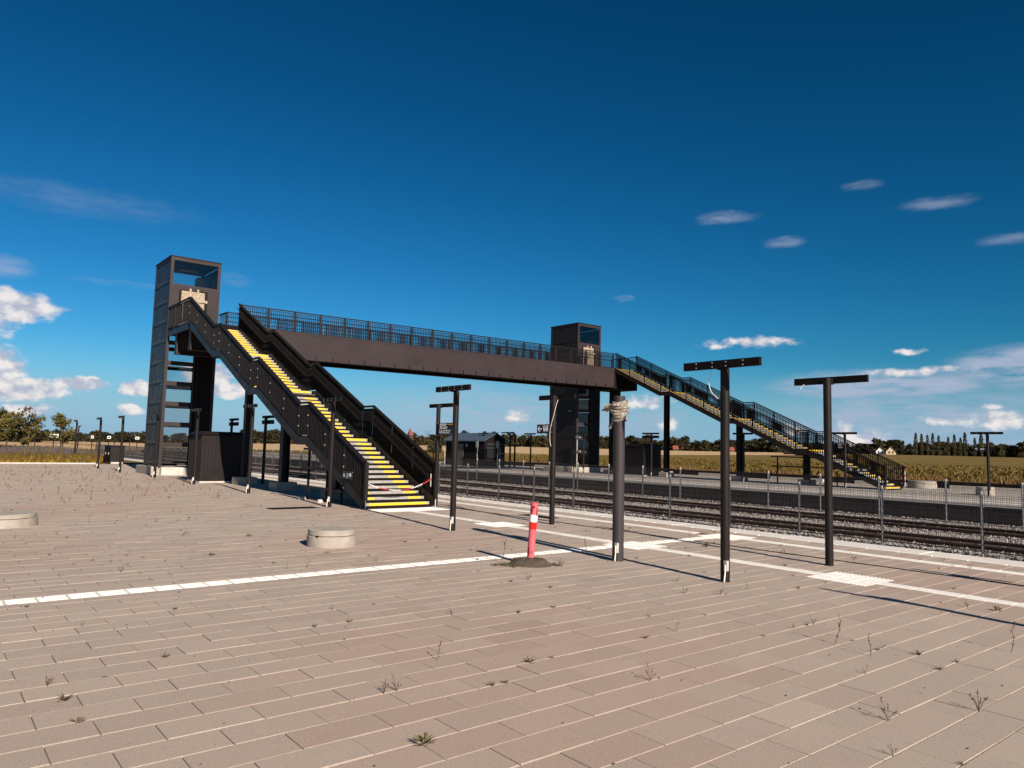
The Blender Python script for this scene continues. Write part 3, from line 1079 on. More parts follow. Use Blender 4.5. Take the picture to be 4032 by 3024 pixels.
# ------------------------------------------------------------------ lift towers
def tower(v0, v1, zt, zb, label, near):
    u0, u1 = -41.0, -44.15
    r = thing('lift_tower', label, 'lift tower', ((u0+u1)/2, (v0+v1)/2, zb), 'lift towers at the ends of the footbridge')
    zl = [zb+.50+1.06*k for k in range(10)]         # frame levels
    f = MB()
    p = .15
    for x, y in ((u0, v0), (u0, v1), (u1, v0), (u1, v1)):
        xa, xb = (x-p, x) if x == u0 else (x, x+p)
        ya, yb = (y, y+p) if y == v0 else (y-p, y)
        f.box(xa, xb, ya, yb, zb+.42, zt)
    f.box(u1+p, u0-p, v0+.003, v0+p, zt-.16, zt-.002).box(u1+p, u0-p, v1-p, v1-.003, zt-.16, zt-.002)
    f.box(u0-p, u0-.003, v0+p, v1-p, zt-.19, zt-.002).box(u1+.003, u1+p, v0+p, v1-p, zt-.19, zt-.002)
    f.build('frame', 'steel_face', r)
    MB().box(u1-.03, u0+.03, v0-.03, v1+.03, zt, zt+.05).build('roof', 'steel', r)
    # cladding panels on the two closed sides
    levels = zl+[zt-.17]
    for y, s in ((v0, -1), (v1, 1)):
        for k in range(len(levels)-1):
            a, c = levels[k]+.02, levels[k+1]-.02
            b = MB()
            ya, yb = (y+.012, y+.05) if s < 0 else (y-.05, y-.012)
            b.box(u1+p, u0-p, ya, yb, a+.03, c-.03)
            o = b.build('cladding_panel', 'steel_gloss', r)
            rr = MB().box(u1+p, u0-p, ya-.012 if s < 0 else ya, yb if s < 0 else yb+.012, a-.05, a+.03)
            rr.build('frame_rail', 'steel', r)
            if near and s < 0:
                d = MB()
                for i in range(9):
                    x = u1+.5+(u0-u1-1.0)*i/8
                    d.box(x-.012, x+.012, ya-.008, ya, a+.12, a+.135)
                for i in range(5):
                    d.box((u0+u1)/2-.012, (u0+u1)/2+.012, ya-.008, ya, a+.2+i*.16, a+.215+i*.16)
                d.build('rivets', 'galv_dark', o, kind='stuff')
    # open sides: glazed shaft, blank strip, boarded door, top window
    ga, gb = v0+p, v0+1.40
    for x, s in ((u0, 1), (u1, -1)):
        xa, xb = (x-.09, x-.015) if s > 0 else (x+.015, x+.09)
        gb = v0+1.40 if s > 0 else v1-p
        for k in range(7):
            a, c = zl[k], zl[k+1]
            if s > 0 and k == 0 and near:
                MB().box(xa, xb, ga, gb-.5, a-.02, a+.09).build('door_sill', 'steel_face', r)
            MB().box(xa, xb, ga, gb, a-.11 if k else a, a+.11).build('cross_rail', 'steel_face', r)
            xm = (xa+xb)/2
            g = MB()
            g.face([(xm, ga, a+.11), (xm, gb, a+.11), (xm, gb, c-.11), (xm, ga, c-.11)])
            g.build('pane', 'glass', r)
        # blank strip beside the glass
        if s > 0:
            MB().box(xa, xb-.004, gb, v1-p, zl[0]-.08, zl[7]-.12).build('blank_panel', 'black_box', r)
        # door zone
        b = MB()
        b.box(xa, xb, ga, v1-p, zl[7]-.12, zl[7]+.1).box(xa, xb, ga, v0+.60, zl[7]+.1, zl[9]-.30).box(xa, xb, v1-.62, v1-p, zl[7]+.1, zl[9]-.30)
        b.box(xa, xb, ga, v1-p, zl[9]-.30, zl[9]-.20)
        b.build('door_surround', 'steel_face', r)
        if s > 0:
            MB().box(xa+.02, xb-.035, v0+.6, v1-.62, zl[7]+.1, zl[9]-.30).build('door', 'steel', r)
            for y0_, y1_ in ((v0+.48, v0+.60), (v1-.76, v1-.64)):
                MB().box(xb, xb+.02, y0_, y1_, zl[7]+.12, zl[9]-.34).build('door_jamb', 'black_box', r)
            bd = MB().box(xb-.034, xb-.014, v0+.60, v1-.76, zl[7]+.3, zl[9]-.36).build('board', 'osb', r)
            if True:
                for y, q in ((v0+1.04, 0), (v0+1.42, 0)):
                    MB().box(xb-.013, xb+.035, y-.05, y+.05, zl[9]-1.0, zl[9]-.22).build('batten', 'timber', bd)
                MB().box(xb-.013, xb+.03, v1-1.0, v1-.62, zl[9]-.90, zl[9]-.76).build('batten', 'timber', bd)
                MB().box(xb+.031, xb+.05, v1-1.3, v1-.70, zl[9]-.90, zl[9]-.76).build('batten', 'timber', bd)
        else:
            MB().box(xa, xb, v0+.6, v1-.62, zl[7]+.1, zl[9]-.30).build('back_panel', 'steel', r)
        b = MB()
        b.box(xa, xb+(.01 if s > 0 else 0), v0+p, v1-p, zl[9]-.20, zl[9]-.05)
        lo = zl[9]-.05 if s > 0 else zl[9]+.55
        if s < 0:
            b.box(xa, xb, v0+p, v1-p, zl[9]-.05, lo)
        b.build('window_sill', 'steel_face', r)
        xm = (xa+xb)/2
        g = MB()
        g.face([(xm, v0+p, lo), (xm, v1-p, lo), (xm, v1-p, zt-.19), (xm, v0+p, zt-.19)])
        g.build('pane', 'glass', r)
    # inside: ceiling lamp, machine
    MB().box(u1+.2, u0-.2, v0+.2, v1-.2, zt-.24, zt-.19).build('ceiling', 'black_box', r)
    MB().box(-42.9, -42.75, v0+.9, v0+1.9, zt-.30, zt-.245).build('lamp_batten', 'galv', r)
    MB().box(-43.6, -43.0, v1-.62, v1-.25, zl[9]-.1, zt-.5).build('machine', 'galv_dark', r)
    # plinth
    MB().cbox(u1-.25, u0-.12, v0-.30, v0+.5, zb-.15, zb+.42, .02).build('plinth', 'concrete', r)
    MB().cbox(u1-.1, u0+.22, v0+.10, v0+1.18, zb-.15, zb+.40, .02).build('plinth', 'concrete_light', r)
    MB().cbox(u1-.1, u0+.05, v0+1.185, v1+.1, zb-.15, zb+.38, .02).build('plinth', 'concrete', r)
    # drain pipes on the open face
    gb = v0+1.40
    for y, q in ((gb+.03, .045), (gb+.2, .02)):
        d = MB()
        d.tube([(u0+.06, y, zb+2.3), (u0+.06, y, zl[6]+.3)], q, 10)
        d.build('drain_pipe', 'steel_face', r)
    return r
tower(9.90, 12.45, 11.42, 0., 'tall dark steel lift tower standing on the paved plaza by the stair head', True)
tower(39.40, 41.90, 11.55, FZ, 'tall dark steel lift tower standing on the far platform', False)

# ------------------------------------------------------------------ clad technical cabinets and huts
def hut(u0, u1, v0, v1, z0, h, label, rib=.15):
    r = thing('equipment_hut', label, 'hut', ((u0+u1)/2, (v0+v1)/2, z0), 'dark ribbed equipment huts beside the lifts')
    w = MB().box(u0, u1, v0, v1, z0+.06, z0+h)
    wo = w.build('wall', 'steel', r)
    rb = []
    y = v0
    def ribs(n, f):
        for i in range(n):
            f(i)
    n1_, n2_ = int((v1-v0)/rib), int((u1-u0)/rib)
    for i in range(n1_+1):
        y = v0+(v1-v0)*i/n1_
        MB().box(u1, u1+.022, y-.016, y+.016, z0+.06, z0+h).build('rib', 'steel', wo)
        MB().box(u0-.022, u0, y-.016, y+.016, z0+.06, z0+h).build('rib', 'steel', wo)
    for i in range(n2_+1):
        x = u0+(u1-u0)*i/n2_
        MB().box(x-.016, x+.016, v0-.022, v0, z0+.06, z0+h).build('rib', 'steel', wo)
        MB().box(x-.016, x+.016, v1, v1+.022, z0+.06, z0+h).build('rib', 'steel', wo)
    c = MB()
    a = .07
    lo = [(u0-a, v0-a, z0+h), (u1+a, v0-a, z0+h), (u1+a, v1+a, z0+h), (u0-a, v1+a, z0+h)]
    hi = [(u0+.12, v0+.12, z0+h+.15), (u1-.12, v0+.12, z0+h+.15), (u1-.12, v1-.12, z0+h+.15), (u0+.12, v1-.12, z0+h+.15)]
    for i in range(4):
        j = (i+1) % 4
        c.face([lo[i], lo[j], hi[j], hi[i]])
    c.face(hi)
    c.face(lo[::-1])
    c.build('roof', 'steel', r)
    MB().box(u0-.03, u1+.03, v0-.03, v1+.03, z0-.1, z0+.06).build('plinth', 'concrete_light', r)
hut(-35.25, -33.45, 9.78, 11.62, 0, 2.07, 'dark ribbed steel hut under the stairs beside the plaza lift tower')
hut(-36.7, -34.85, 40.02, 41.85, FZ, 2.1, 'dark ribbed steel hut on the far platform beneath the footbridge')

cb = thing('utility_cabinet', 'low grey utility cabinet with two doors beside the flower bed', 'cabinet', (-62.3, 11.9, 0))
MB().box(-63.5, -61.3, 11.5, 12.4, .08, 1.22).build('body', 'steel', cb)
MB().box(-63.56, -61.24, 11.44, 12.46, 1.22, 1.30).build('lid', 'steel', cb)
MB().box(-63.5, -61.3, 11.55, 12.35, -.05, .08).build('plinth', 'concrete_light', cb)
for a, c in ((-63.46, -62.43), (-62.37, -61.34)):
    d = MB().box(a, c, 11.47, 11.50, .12, 1.18).build('door', 'black_box', cb)
    MB().box((a+c)/2-.02, (a+c)/2+.02, 11.44, 11.47, .62, .78).build('handle', 'galv', d)

# ------------------------------------------------------------------ lamp posts and signs
def lamp(u, v, zb, side, label, group, h=3.07, dia=.13, L=1.28, cap=.0, cable=None, second=False, base=True):
    r = thing('lamp_post', label, 'lamp post', (u, v, zb), group)
    MB().tube([(0, 0, -.02), (0, 0, h-.06 if side < 0 else h+.03)], dia/2, 20).build('pole', 'steel', r, False)
    b = MB()
    y = side*(dia/2+.032)
    b.box(-L/2, L/2, y-.03, y+.03, h-.058, h+.058)
    bo = b.build('crossbar', 'black_box', r, False)
    scr = MB()
    for x in (-.41, -.13, .1, .38):
        for z in (-.03, .03):
            scr.box(x-.008, x+.008, y-.034*1 if side < 0 else y+.03, y-.030 if side < 0 else y+.034, h+z-.008, h+z+.008)
    scr.build('screws', 'galv', bo, False, kind='stuff')
    MB().box(-.07, .07, min(0, y), max(0, y), h-.075, h+.03).build('bracket', 'steel', r, False)
    if second:
        MB().box(-L/2, L/2, y-.035, y+.035, h-.32, h-.14).build('info_panel', 'black_box', r, False)
    if base:
        MB().box(.035, .085, -dia/2-.018, -dia/2+.03, .16, .30).build('service_hatch', 'galv', r, False)
        MB().tube([(.06, -dia/2-.02, .24), (.066, -dia/2-.03, .14), (.05, -dia/2-.03, .01)], .011, 6).build('cable_end', 'cable', r, False)
    if cable:
        cp_ = [Vector(q) for q in cable]
        sm_ = []
        for i in range(len(cp_)-1):
            p0, p1, p2, p3 = cp_[max(0, i-1)], cp_[i], cp_[i+1], cp_[min(len(cp_)-1, i+2)]
            for j in range(6):
                x = j/6
                sm_.append(.5*(2*p1+(p2-p0)*x+(2*p0-5*p1+4*p2-p3)*x*x+(3*p1-p0-3*p2+p3)*x**3))
        MB().tube(sm_+[cp_[-1]], .0052, 6).build('cable', 'cable', r, False)
    return r
GR = 'black T-topped lamp posts on the plaza'
lamp(-6.37, 9.06, 0, -1, 'black T-topped lamp post with white cable, in the front row after the wrapped pole', GR,
     cable=[(-.16, -.09, 3.0), (-.22, -.08, 2.86), (-.2, -.06, 2.7), (-.1, -.06, 2.6), (-.06, -.04, 2.58)])
lamp(-13.4, 9.22, 0, -1, 'black T-topped lamp post beyond the red bollard, in front of the stair foot', GR)
lamp(-19.92, 9.42, 0, -1, 'black T-topped lamp post right beside the staircase railing', GR)
lamp(-26.3, 9.36, 0, -1, 'black T-topped lamp post in shade line midway along the stairs', GR)
lamp(-32.25, 9.2, 0, -1, 'black T-topped lamp post in front of the ribbed hut', GR)
lamp(-38.3, 9.12, 0, -1, 'black T-topped lamp post in front of the lift tower base', GR)
for u, v in ((-44.3, 8.8), (-49.9, 8.72)):
    lamp(u, v, 0, -1, 'black T-topped lamp post past the lift tower on open paving', GR, h=2.98)
lamp(-63.4, 9.5, 0, -1, 'black T-topped lamp post at the edge of the flower bed', GR)
lamp(-6.36, 11.92, 0, 1, 'black T-topped lamp post by the platform edge with short dangling wires', GR, base=False,
     cable=[(-.42, .02, 3.02), (-.47, .0, 2.97), (-.47, .0, 2.93)])
lamp(-13.42, 12.12, 0, 1, 'black T-topped lamp post carrying the bus arrow sign and long white cable', GR, base=False,
     cable=[(.12, .02, 3.0), (.11, -.04, 2.82), (.075, -.075, 2.6), (.02, -.085, 2.42), (-.035, -.08, 2.25), (-.045, -.075, 2.1), (-.02, -.08, 1.93), (.01, -.08, 1.87)])
lamp(-19.35, 12.66, 0, 1, 'black T-topped lamp post carrying the dark information board', GR, base=False)
lamp(-32.2, 12.06, 0, 1, 'black T-topped lamp post with display panel, visible under the stairs', GR, second=True, base=False, h=2.92)
lamp(-38.3, 12.6, 0, 1, 'black T-topped lamp post with display panel behind the ribbed hut', GR, second=True, base=False, h=2.92)
for u, v, s in ((1.0, 9.05, -1), (.9, 11.9, 1)):
    lamp(u, v, 0, s, 'black T-topped lamp post on the plaza opposite the slot drain end', GR)
for u, v in ((-94, 14.3), (-104.6, 14.3), (-129.8, 14.2), (-145, 14.3)):
    lamp(u, v, 0, 1, 'distant black lamp post on the platform past the flower bed', 'distant lamp posts on the platform edge', h=3.1, second=(u < -100))
GF = 'lamp posts on the far platform'
lamp(-33.7, 39.5, FZ, -1, 'black T-topped lamp post with display panel in front of the far hut', GF, h=2.95, L=1.45, second=True)
lamp(-19.6, 38.5, FZ, -1, 'black T-topped lamp post with paper notice beside the far staircase', GF, h=2.93, L=1.4)
lamp(-13.08, 39.1, FZ, -1, 'black T-topped lamp post with arrow sign standing free on the far platform', GF, h=2.95, L=1.35)
lamp(-47.3, 40.2, FZ, -1, 'black T-topped lamp post between curved lamps and far lift tower', GF, h=2.95, L=1.45)
lamp(-54.0, 40.3, FZ - .0, -1, 'black T-topped lamp post at the gable of the station hut', GF, h=2.98, L=1.45)
lamp(-39.9, 39.1, FZ, -1, 'black T-topped lamp post in front of the far lift tower', GF, h=2.95, L=1.35)
lamp(-61.8, 40.0, FZ, -1, 'black T-topped lamp post past the far end of the station hut', GF, h=2.82, L=1.5)
lamp(-26.7, 39.9, FZ, -1, 'black T-topped lamp post behind the column under the far staircase', GF, h=2.95, L=1.4)

# wrapped pole without a head
wp = thing('wrapped_pole', 'thick grey steel pole with torn plastic wrapped round its top', 'pole', (-8.52, 9.17, 0))
MB().tube([(0, 0, -.02), (0, 0, 2.70)], .094, 32).build('pole', 'pole_grey', wp, False)
MB().lathe([(.094, 2.70), (.088, 2.712), (0, 2.712)], n=32).build('cap', 'pole_grey', wp, False)
MB().box(.03, .085, -.115, -.07, .14, .30).build('service_hatch', 'galv', wp, False)
MB().tube([(.06, -.12, .26), (.066, -.128, .14), (.05, -.125, .01)], .011, 6).build('cable_end', 'cable', wp, False)
wr = MB()
prng = random.Random(5)
NR, NC = 22, 40
for i in range(NR+1):
    z = 2.29+.33*i/NR
    for k in range(NC):
        a = 2*math.pi*k/NC
        bul = .022+.05*math.sin(math.pi*i/NR)**.7*(.35+.65*sstep(.35, .75, i/NR))
        fold = .016*math.sin(a*2+i*.55)+.013*math.sin(a*4-i*.9)+.012*math.sin(i*1.9+a)+prng.uniform(-.006, .006)
        q = .094+max(.006, bul*.75+fold*(1 if 1 < i < NR-1 else .4))
        wr.v.append((q*math.cos(a), q*math.sin(a), z+.018*math.sin(2*a+.8)+prng.uniform(-.005, .005)))
for i in range(NR):
    for k in range(NC):
        k2 = (k+1) % NC
        wr.f.append((i*NC+k, i*NC+k2, (i+1)*NC+k2, (i+1)*NC+k))
        wr.sm.append(False)
for a0, z, l, dz in ((3.6, 2.50, .22, -.03), (3.9, 2.53, .17, -.01), (3.4, 2.3, .10, -.10), (3.8, 2.26, .06, -.09), (.2, 2.58, .06, .02)):
    d = Vector((math.cos(a0), math.sin(a0), 0))
    s_ = Vector((-d.y, d.x, 0))
    p = d*.10+Vector((0, 0, z))
    pts = [p-s_*.04, p+s_*.03+Vector((0, 0, .05)), p+d*l*.6+Vector((0, 0, dz+.05)), p+d*l+s_*.02+Vector((0, 0, dz)), p+d*l*.55-s_*.03+Vector((0, 0, dz-.02))]
    wr.prism(pts, s_*.006+Vector((0, 0, .003)))
wr.build('plastic_wrap', 'wrap', wp, False)

# arrow and bus sign flag
def plate(name, label, u0, u1, v, z0, z1, mt, cat='sign'):
    r = thing(name, label, cat, ((u0+u1)/2, v, z0))
    MB().box(u0, u1, v-.012, v+.012, z0, z1).build('panel', mt, r)
    return r
def shape(r, name, polys, v, mt='print_white', depth=.003):
    b = MB()
    for p in polys:
        b.prism([(x, v, z) for x, z in p], (0, -depth, 0))
    return b.build(name, mt, r)
def bus(cx, cz, s):
    """front-and-side bus outline as filled pieces"""
    P_ = []
    q = lambda x0, x1, z0, z1: P_.append([(cx+x0*s, cz+z0*s), (cx+x1*s, cz+z0*s), (cx+x1*s, cz+z1*s), (cx+x0*s, cz+z1*s)])
    q(-.5, .5, .36, .42)
    for x in (-.5, -.22, .06, .32):
        q(x, x+.06, -.02, .36)
    q(.44, .5, -.02, .36)
    q(-.5, .5, -.30, -.02)
    for x in (-.28, .26):
        P_.append([(cx+(x+.12*math.cos(a))*s, cz+(-.34+.12*math.sin(a))*s) for a in [k*math.pi/4 for k in range(8)]])
    return P_
def arrow_left(cx, cz, s, rot=0.):
    pts = [[(-.5, 0), (-.05, .45), (.12, .45), (-.2, .1), (-.2, -.1), (.12, -.45), (-.05, -.45)], [(-.2, .1), (-.2, -.1), (.5, -.1), (.5, .1)]]
    c, n = math.cos(rot), math.sin(rot)
    return [[(cx+s*(x*c-z*n), cz+s*(x*n+z*c)) for x, z in p][::-1] for p in pts]
sg = plate('direction_sign', 'black flag sign with white arrow and bus symbol on lamp post', -13.95, -13.50, 12.06, 2.18, 2.40, 'sign_black')
shape(sg, 'arrow_symbol', arrow_left(-13.85, 2.29, .15), 12.047)
shape(sg, 'bus_symbol', [p for p in bus(-13.63, 2.30, .17)], 12.047)
cl = MB()
for x in (-13.82, -13.60):
    cl.box(x-.01, x+.01, 12.04, 12.08, 2.15, 2.18).box(x-.01, x+.01, 12.04, 12.08, 2.40, 2.43)
cl.box(-13.50, -13.40, 12.05, 12.07, 2.36, 2.38).box(-13.50, -13.40, 12.05, 12.07, 2.20, 2.22)
cl.build('clamps', 'galv_dark', sg)

def text(parent, body, u, v, z, size, mt, flip=False, name='lettering'):
    cu_ = bpy.data.curves.new(name, 'FONT')
    cu_.body = body
    cu_.size = size
    cu_.extrude = .0008
    cu_.offset = .0012
    cu_.resolution_u = 2
    cu_.space_line = .92
    cu_.materials.append(M[mt])
    tmp = bpy.data.objects.new('tmp', cu_)
    COL.objects.link(tmp)
    bpy.context.view_layer.update()
    me = bpy.data.meshes.new_from_object(tmp.evaluated_get(bpy.context.evaluated_depsgraph_get()))
    bpy.data.objects.remove(tmp)
    if not me.materials:
        me.materials.append(M[mt])
    o = link(name, me, None, parent, True)
    o.location += Vector((u, v, z))
    o.rotation_euler = (math.pi/2, 0, 0)
    return o
ib = plate('information_board', 'dark blue information board with white Danish text beside lamp post', -19.22, -18.35, 12.60, 2.14, 2.52, 'sign_navy')
MB().box(-19.2, -18.37, 12.583, 12.588, 2.315, 2.322).build('divider', 'galv_dark', ib)
text(ib, 'Sikkerhedszonen:', -19.14, 12.585, 2.465, .058, 'print_white')
text(ib, 'De gule prikker\nm\u00e5 kun overskrides,\nn\u00e5r der holder tog', -19.14, 12.585, 2.425, .052, 'print_white')
text(ib, 'Do not cross the yellow dots,\nuntil the train has stopped.', -19.16, 12.585, 2.265, .050, 'print_white')
MB().box(-19.16, -18.5, 12.583, 12.587, 2.185, 2.192).build('underline', 'print_white', ib)
dm = MB()
for k in range(5):
    x = -18.66+k*.062
    dm.prism([(x+.017*math.cos(a), 12.587, 2.472+.017*math.sin(a)) for a in [i*math.pi/4 for i in range(8)]][::-1], (0, -.004, 0))
dm.build('orange_dots', 'print_orange', ib)
cl = MB().box(-19.42, -19.2, 12.595, 12.61, 2.50, 2.52).box(-19.42, -19.2, 12.595, 12.61, 2.13, 2.15)
cl.build('clamps', 'galv_dark', ib)

ss = plate('stair_sign', 'small black sign with arrow, i and bus symbols on the plaza stair railing', -20.02, -19.44, 9.86, .80, 1.02, 'sign_black')
shape(ss, 'arrow_symbol', arrow_left(-19.92, .91, .12, -math.pi/4), 9.846)
shape(ss, 'letter_i', [[(-19.755, .83), (-19.705, .83), (-19.705, .85), (-19.72, .85), (-19.72, .925), (-19.75, .925), (-19.75, .908), (-19.74, .908), (-19.74, .85), (-19.755, .85)],
                       [(-19.742, .945), (-19.717, .945), (-19.717, .968), (-19.742, .968)]], 9.846)
shape(ss, 'bus_symbol', bus(-19.55, .92, .13), 9.846)
MB().box(-19.95, -19.93, 9.872, 9.94, .99, 1.01).box(-19.55, -19.53, 9.872, 9.94, .99, 1.01).build('clamps', 'galv_dark', ss)
s2 = plate('stair_sign', 'small black sign with arrow and stair symbols on the far stair railing', -19.9, -18.7, 39.31, .98, 1.22, 'sign_black')
shape(s2, 'arrow_symbol', arrow_left(-19.7, 1.1, .15, -math.pi/4), 39.297)
shape(s2, 'stair_symbol', [[(-19.36, 1.04), (-19.22, 1.04), (-19.22, 1.06), (-19.31, 1.06), (-19.22, 1.15), (-19.24, 1.17), (-19.36, 1.06)]], 39.297)
shape(s2, 'line_symbol', [[(-19.08, 1.06), (-18.85, 1.06), (-18.85, 1.09), (-19.08, 1.09)], [(-19.08, 1.12), (-18.85, 1.12), (-18.85, 1.14), (-19.08, 1.14)]], 39.297)
s3 = plate('direction_sign', 'black flag sign with white arrow and line symbol on the free-standing far lamp post', -13.62, -13.14, 39.01, 2.20, 2.38, 'sign_black')
shape(s3, 'arrow_symbol', arrow_left(-13.52, 2.29, .12), 38.997)
shape(s3, 'line_symbol', [[(-13.36, 2.25), (-13.2, 2.25), (-13.2, 2.28), (-13.36, 2.28)], [(-13.36, 2.30), (-13.2, 2.30), (-13.2, 2.32), (-13.36, 2.32)]], 38.997)
pn_ = plate('paper_notice', 'dark notice with white text lines on the lamp post by far stairs', -19.95, -19.66, 38.41, 2.2, 2.52, 'sign_black')
nt = MB()
for k, (a, z) in enumerate(((.2, 2.47), (.16, 2.43), (.18, 2.39), (.12, 2.35), (.22, 2.29), (.2, 2.25))):
    nt.box(-19.92, -19.92+a, 38.394, 38.398, z-.012, z)
nt.build('text_lines', 'print_white', pn_, kind='stuff')

# red and white marker post on a rubber foot
bo = thing('marker_post', 'leaning red plastic marker post with white and red bands on rubber foot', 'bollard', (-8.90, 7.60, 0))
LEAN = Vector((.085, .0, 1)).normalized()
def lean(z, r_, n=24):
    return [(LEAN*z+Vector((r_*math.cos(2*math.pi*k/n), r_*math.sin(2*math.pi*k/n), 0))) for k in range(n)]
def sleeve(z0, z1, r0, r1):
    b = MB()
    b.tube([tuple(LEAN*z0), tuple(LEAN*z1)], [r0, r1], 24)
    return b
sleeve(.05, .97, .055, .061).build('tube', 'pink_plastic', bo, False)
sleeve(.675, .785, .063, .0635).build('white_band', 'chain_white', bo, False)
sleeve(.565, .674, .0625, .063).build('red_band', 'red_reflex', bo, False)
vd = Vector((.74, -.66, 0)).normalized()
sv_ = Vector((-vd.y, vd.x, 0))
hl = MB()
def patch(x, z, w, h, r0=.0592):
    c = LEAN*z
    for i in range(3):
        pass
    d = (vd*math.sqrt(max(1e-6, r0*r0-x*x))+sv_*x)
    n = d.normalized()
    s_ = Vector((-n.y, n.x, 0))
    p = c+d
    hl.prism([p-s_*w/2-LEAN*h/2, p+s_*w/2-LEAN*h/2, p+s_*w/2+LEAN*h/2, p-s_*w/2+LEAN*h/2], n*.0035)
patch(-.018, .905, .06, .03, .0618)
patch(-.030, .86, .026, .09, .0618)
patch(.046, .82, .020, .11, .0618)
patch(-.036, .22, .024, .11, .0580)
patch(.010, .21, .018, .024, .0580)
hl.build('slots', 'red_hole', bo, False)
rf = MB()
frng = random.Random(2)
ring = []
NA = 26
for lvl, (k, z) in enumerate(((1.0, .0), (.97, .05), (.80, .095), (.55, .115), (.0, .12))):
    ring.append([])
    for i in range(NA):
        a = 2*math.pi*i/NA
        rx, ry = .33, .21
        q = k*(1+.06*frng.uniform(-1, 1))
        ring[-1].append(len(rf.v))
        rf.v.append((q*rx*math.cos(a)*.72-q*ry*math.sin(a)*.5+.03, q*rx*math.cos(a)*.62+q*ry*math.sin(a)*.75-.02, z+frng.uniform(-.008, .008)*(lvl > 0)))
for l_ in range(4):
    for i in range(NA):
        j = (i+1) % NA
        rf.f.append((ring[l_][i], ring[l_][j], ring[l_+1][j], ring[l_+1][i]))
        rf.sm.append(False)
rf.build('foot', 'rubber', bo, False)

# red and white chain across the stair foot
chn = thing('barrier_chain', 'red and white plastic chain hung across the foot of the staircase', 'chain', (-18.8, 11.1, 0))
lk = MB()
ln_pts = [(.0, .019*math.cos(a)*.55, .019*math.sin(a)) for a in [k*math.pi/5 for k in range(11)]]
lk.tube([(x*1., y, z*1.7) for x, y, z in ln_pts], .0055, 6, cap=False)
lkm = {c: None for c in ('chain_red', 'chain_white')}
for c in lkm:
    me = lk.mesh('link')
    me.materials.append(M[c])
    lkm[c] = me
ch_pts = []
for i in range(54):
    s_ = i/53
    v = 10.02+s_*2.14
    z = .76-.02*s_-.25*(1-(2*s_-.92)**2)*.95+.0
    if s_ > .5:
        z += (s_-.5)**2*.25
    ch_pts.append(Vector((-18.84, v, z)))
for i in range(53):
    p, q = ch_pts[i], ch_pts[i+1]
    d = (q-p).normalized()
    o = link('link', lkm['chain_white' if (i//9) % 2 == 0 else 'chain_red'], None, chn)
    o.location += (p+q)/2
    up = Vector((0, -d.z, d.y))
    m3 = Matrix((Vector((1, 0, 0)), up, d)).transposed()
    o.rotation_euler = m3.to_euler()
    if i % 2:
        o.rotation_euler = (m3 @ Matrix.Rotation(math.pi/2, 3, 'Z')).to_euler()
MB().tube([(-18.82, 10.02, .62), (-18.82, 10.02, .95)], .014, 8).build('end_tube', 'galv', chn)
MB().tube([(-18.90, 12.17, .60), (-18.90, 12.17, .98)], .016, 8).build('end_tube', 'galv', chn)

fc = thing('barrier_chain', 'red and white chain hanging from the foot of the far staircase', 'chain', (-17.95, 41.5, FZ))
for k in range(16):
    o = link('link', lkm['chain_white' if k % 5 > 1 else 'chain_red'], None, fc)
    o.location += Vector((-17.86+.004*(k % 2), 41.5, 1.15-.058*k))
    o.scale = (1.7, 1.7, 1)

# concrete shaft rings with lids
def shaft(u, v, z, r_, h, label, group):
    o = thing('shaft_ring', label, 'concrete ring', (u, v, z), group)
    MB().lathe([(r_, -.1), (r_, h*.62), (r_*.97, h*.64), (r_*.80, h*.64)], n=44).build('ring', 'concrete', o, False)
    MB().lathe([(r_*.93, h*.66), (r_*.965, h*.68), (r_*.965, h*.97), (r_*.93, h), (0, h+.004)], n=44).build('lid', 'concrete', o, False)
    MB().lathe([(r_*.90, h*.635), (r_*.90, h*.665)], n=44).build('gap', 'black_dull', o, False)
    MB().box(r_*.42, r_*.52, -r_*.9, -r_*.80, h*.60, h*.70).build('lifting_notch', 'black_dull', o, False)
shaft(-12.42, 5.95, 0, .43, .30, 'round concrete shaft ring with lid in mid plaza', 'concrete shaft rings on the plaza')
shaft(-18.2, 1.55, 0, .60, .26, 'wide low concrete shaft ring lying behind the white guide strip', 'concrete shaft rings on the plaza')
shaft(-18.6, 45.4, FZ, .75, .42, 'round concrete shaft ring at the back of the far platform past the stairs', 'concrete shaft rings on the far platform')
shaft(-13.75, 40.6, FZ, .40, .40, 'pale concrete shaft ring behind the far lamp post with arrow sign', 'concrete shaft rings on the far platform')

# dark guard rail under the stairs
gd = thing('guard_rail', 'dark steel guard rail with three bars below the lower stair flight', 'railing', (-21.4, 11.1, 0))
for z, y0 in ((.42, 10.0), (1.02, 10.05), (1.62, 10.1)):
    MB().beam((-23.4, y0, z), (-20.3, y0, z-.02), .06, .07).build('bar', 'steel', gd)
for u in (-23.0, -21.6, -20.6):
    MB().box(u-.03, u+.03, 10.08, 10.14, .0, 1.66 if u < -22 else (1.25 if u < -21 else .72)).build('post', 'black_box', gd)
for u in (-22.9, -22.75, -21.5):
    MB().lathe([(.09, 0), (.085, .07), (.05, .10), (0, .105)], (u, 9.86, 0), 14).build('foot_block', 'concrete_light', gd)

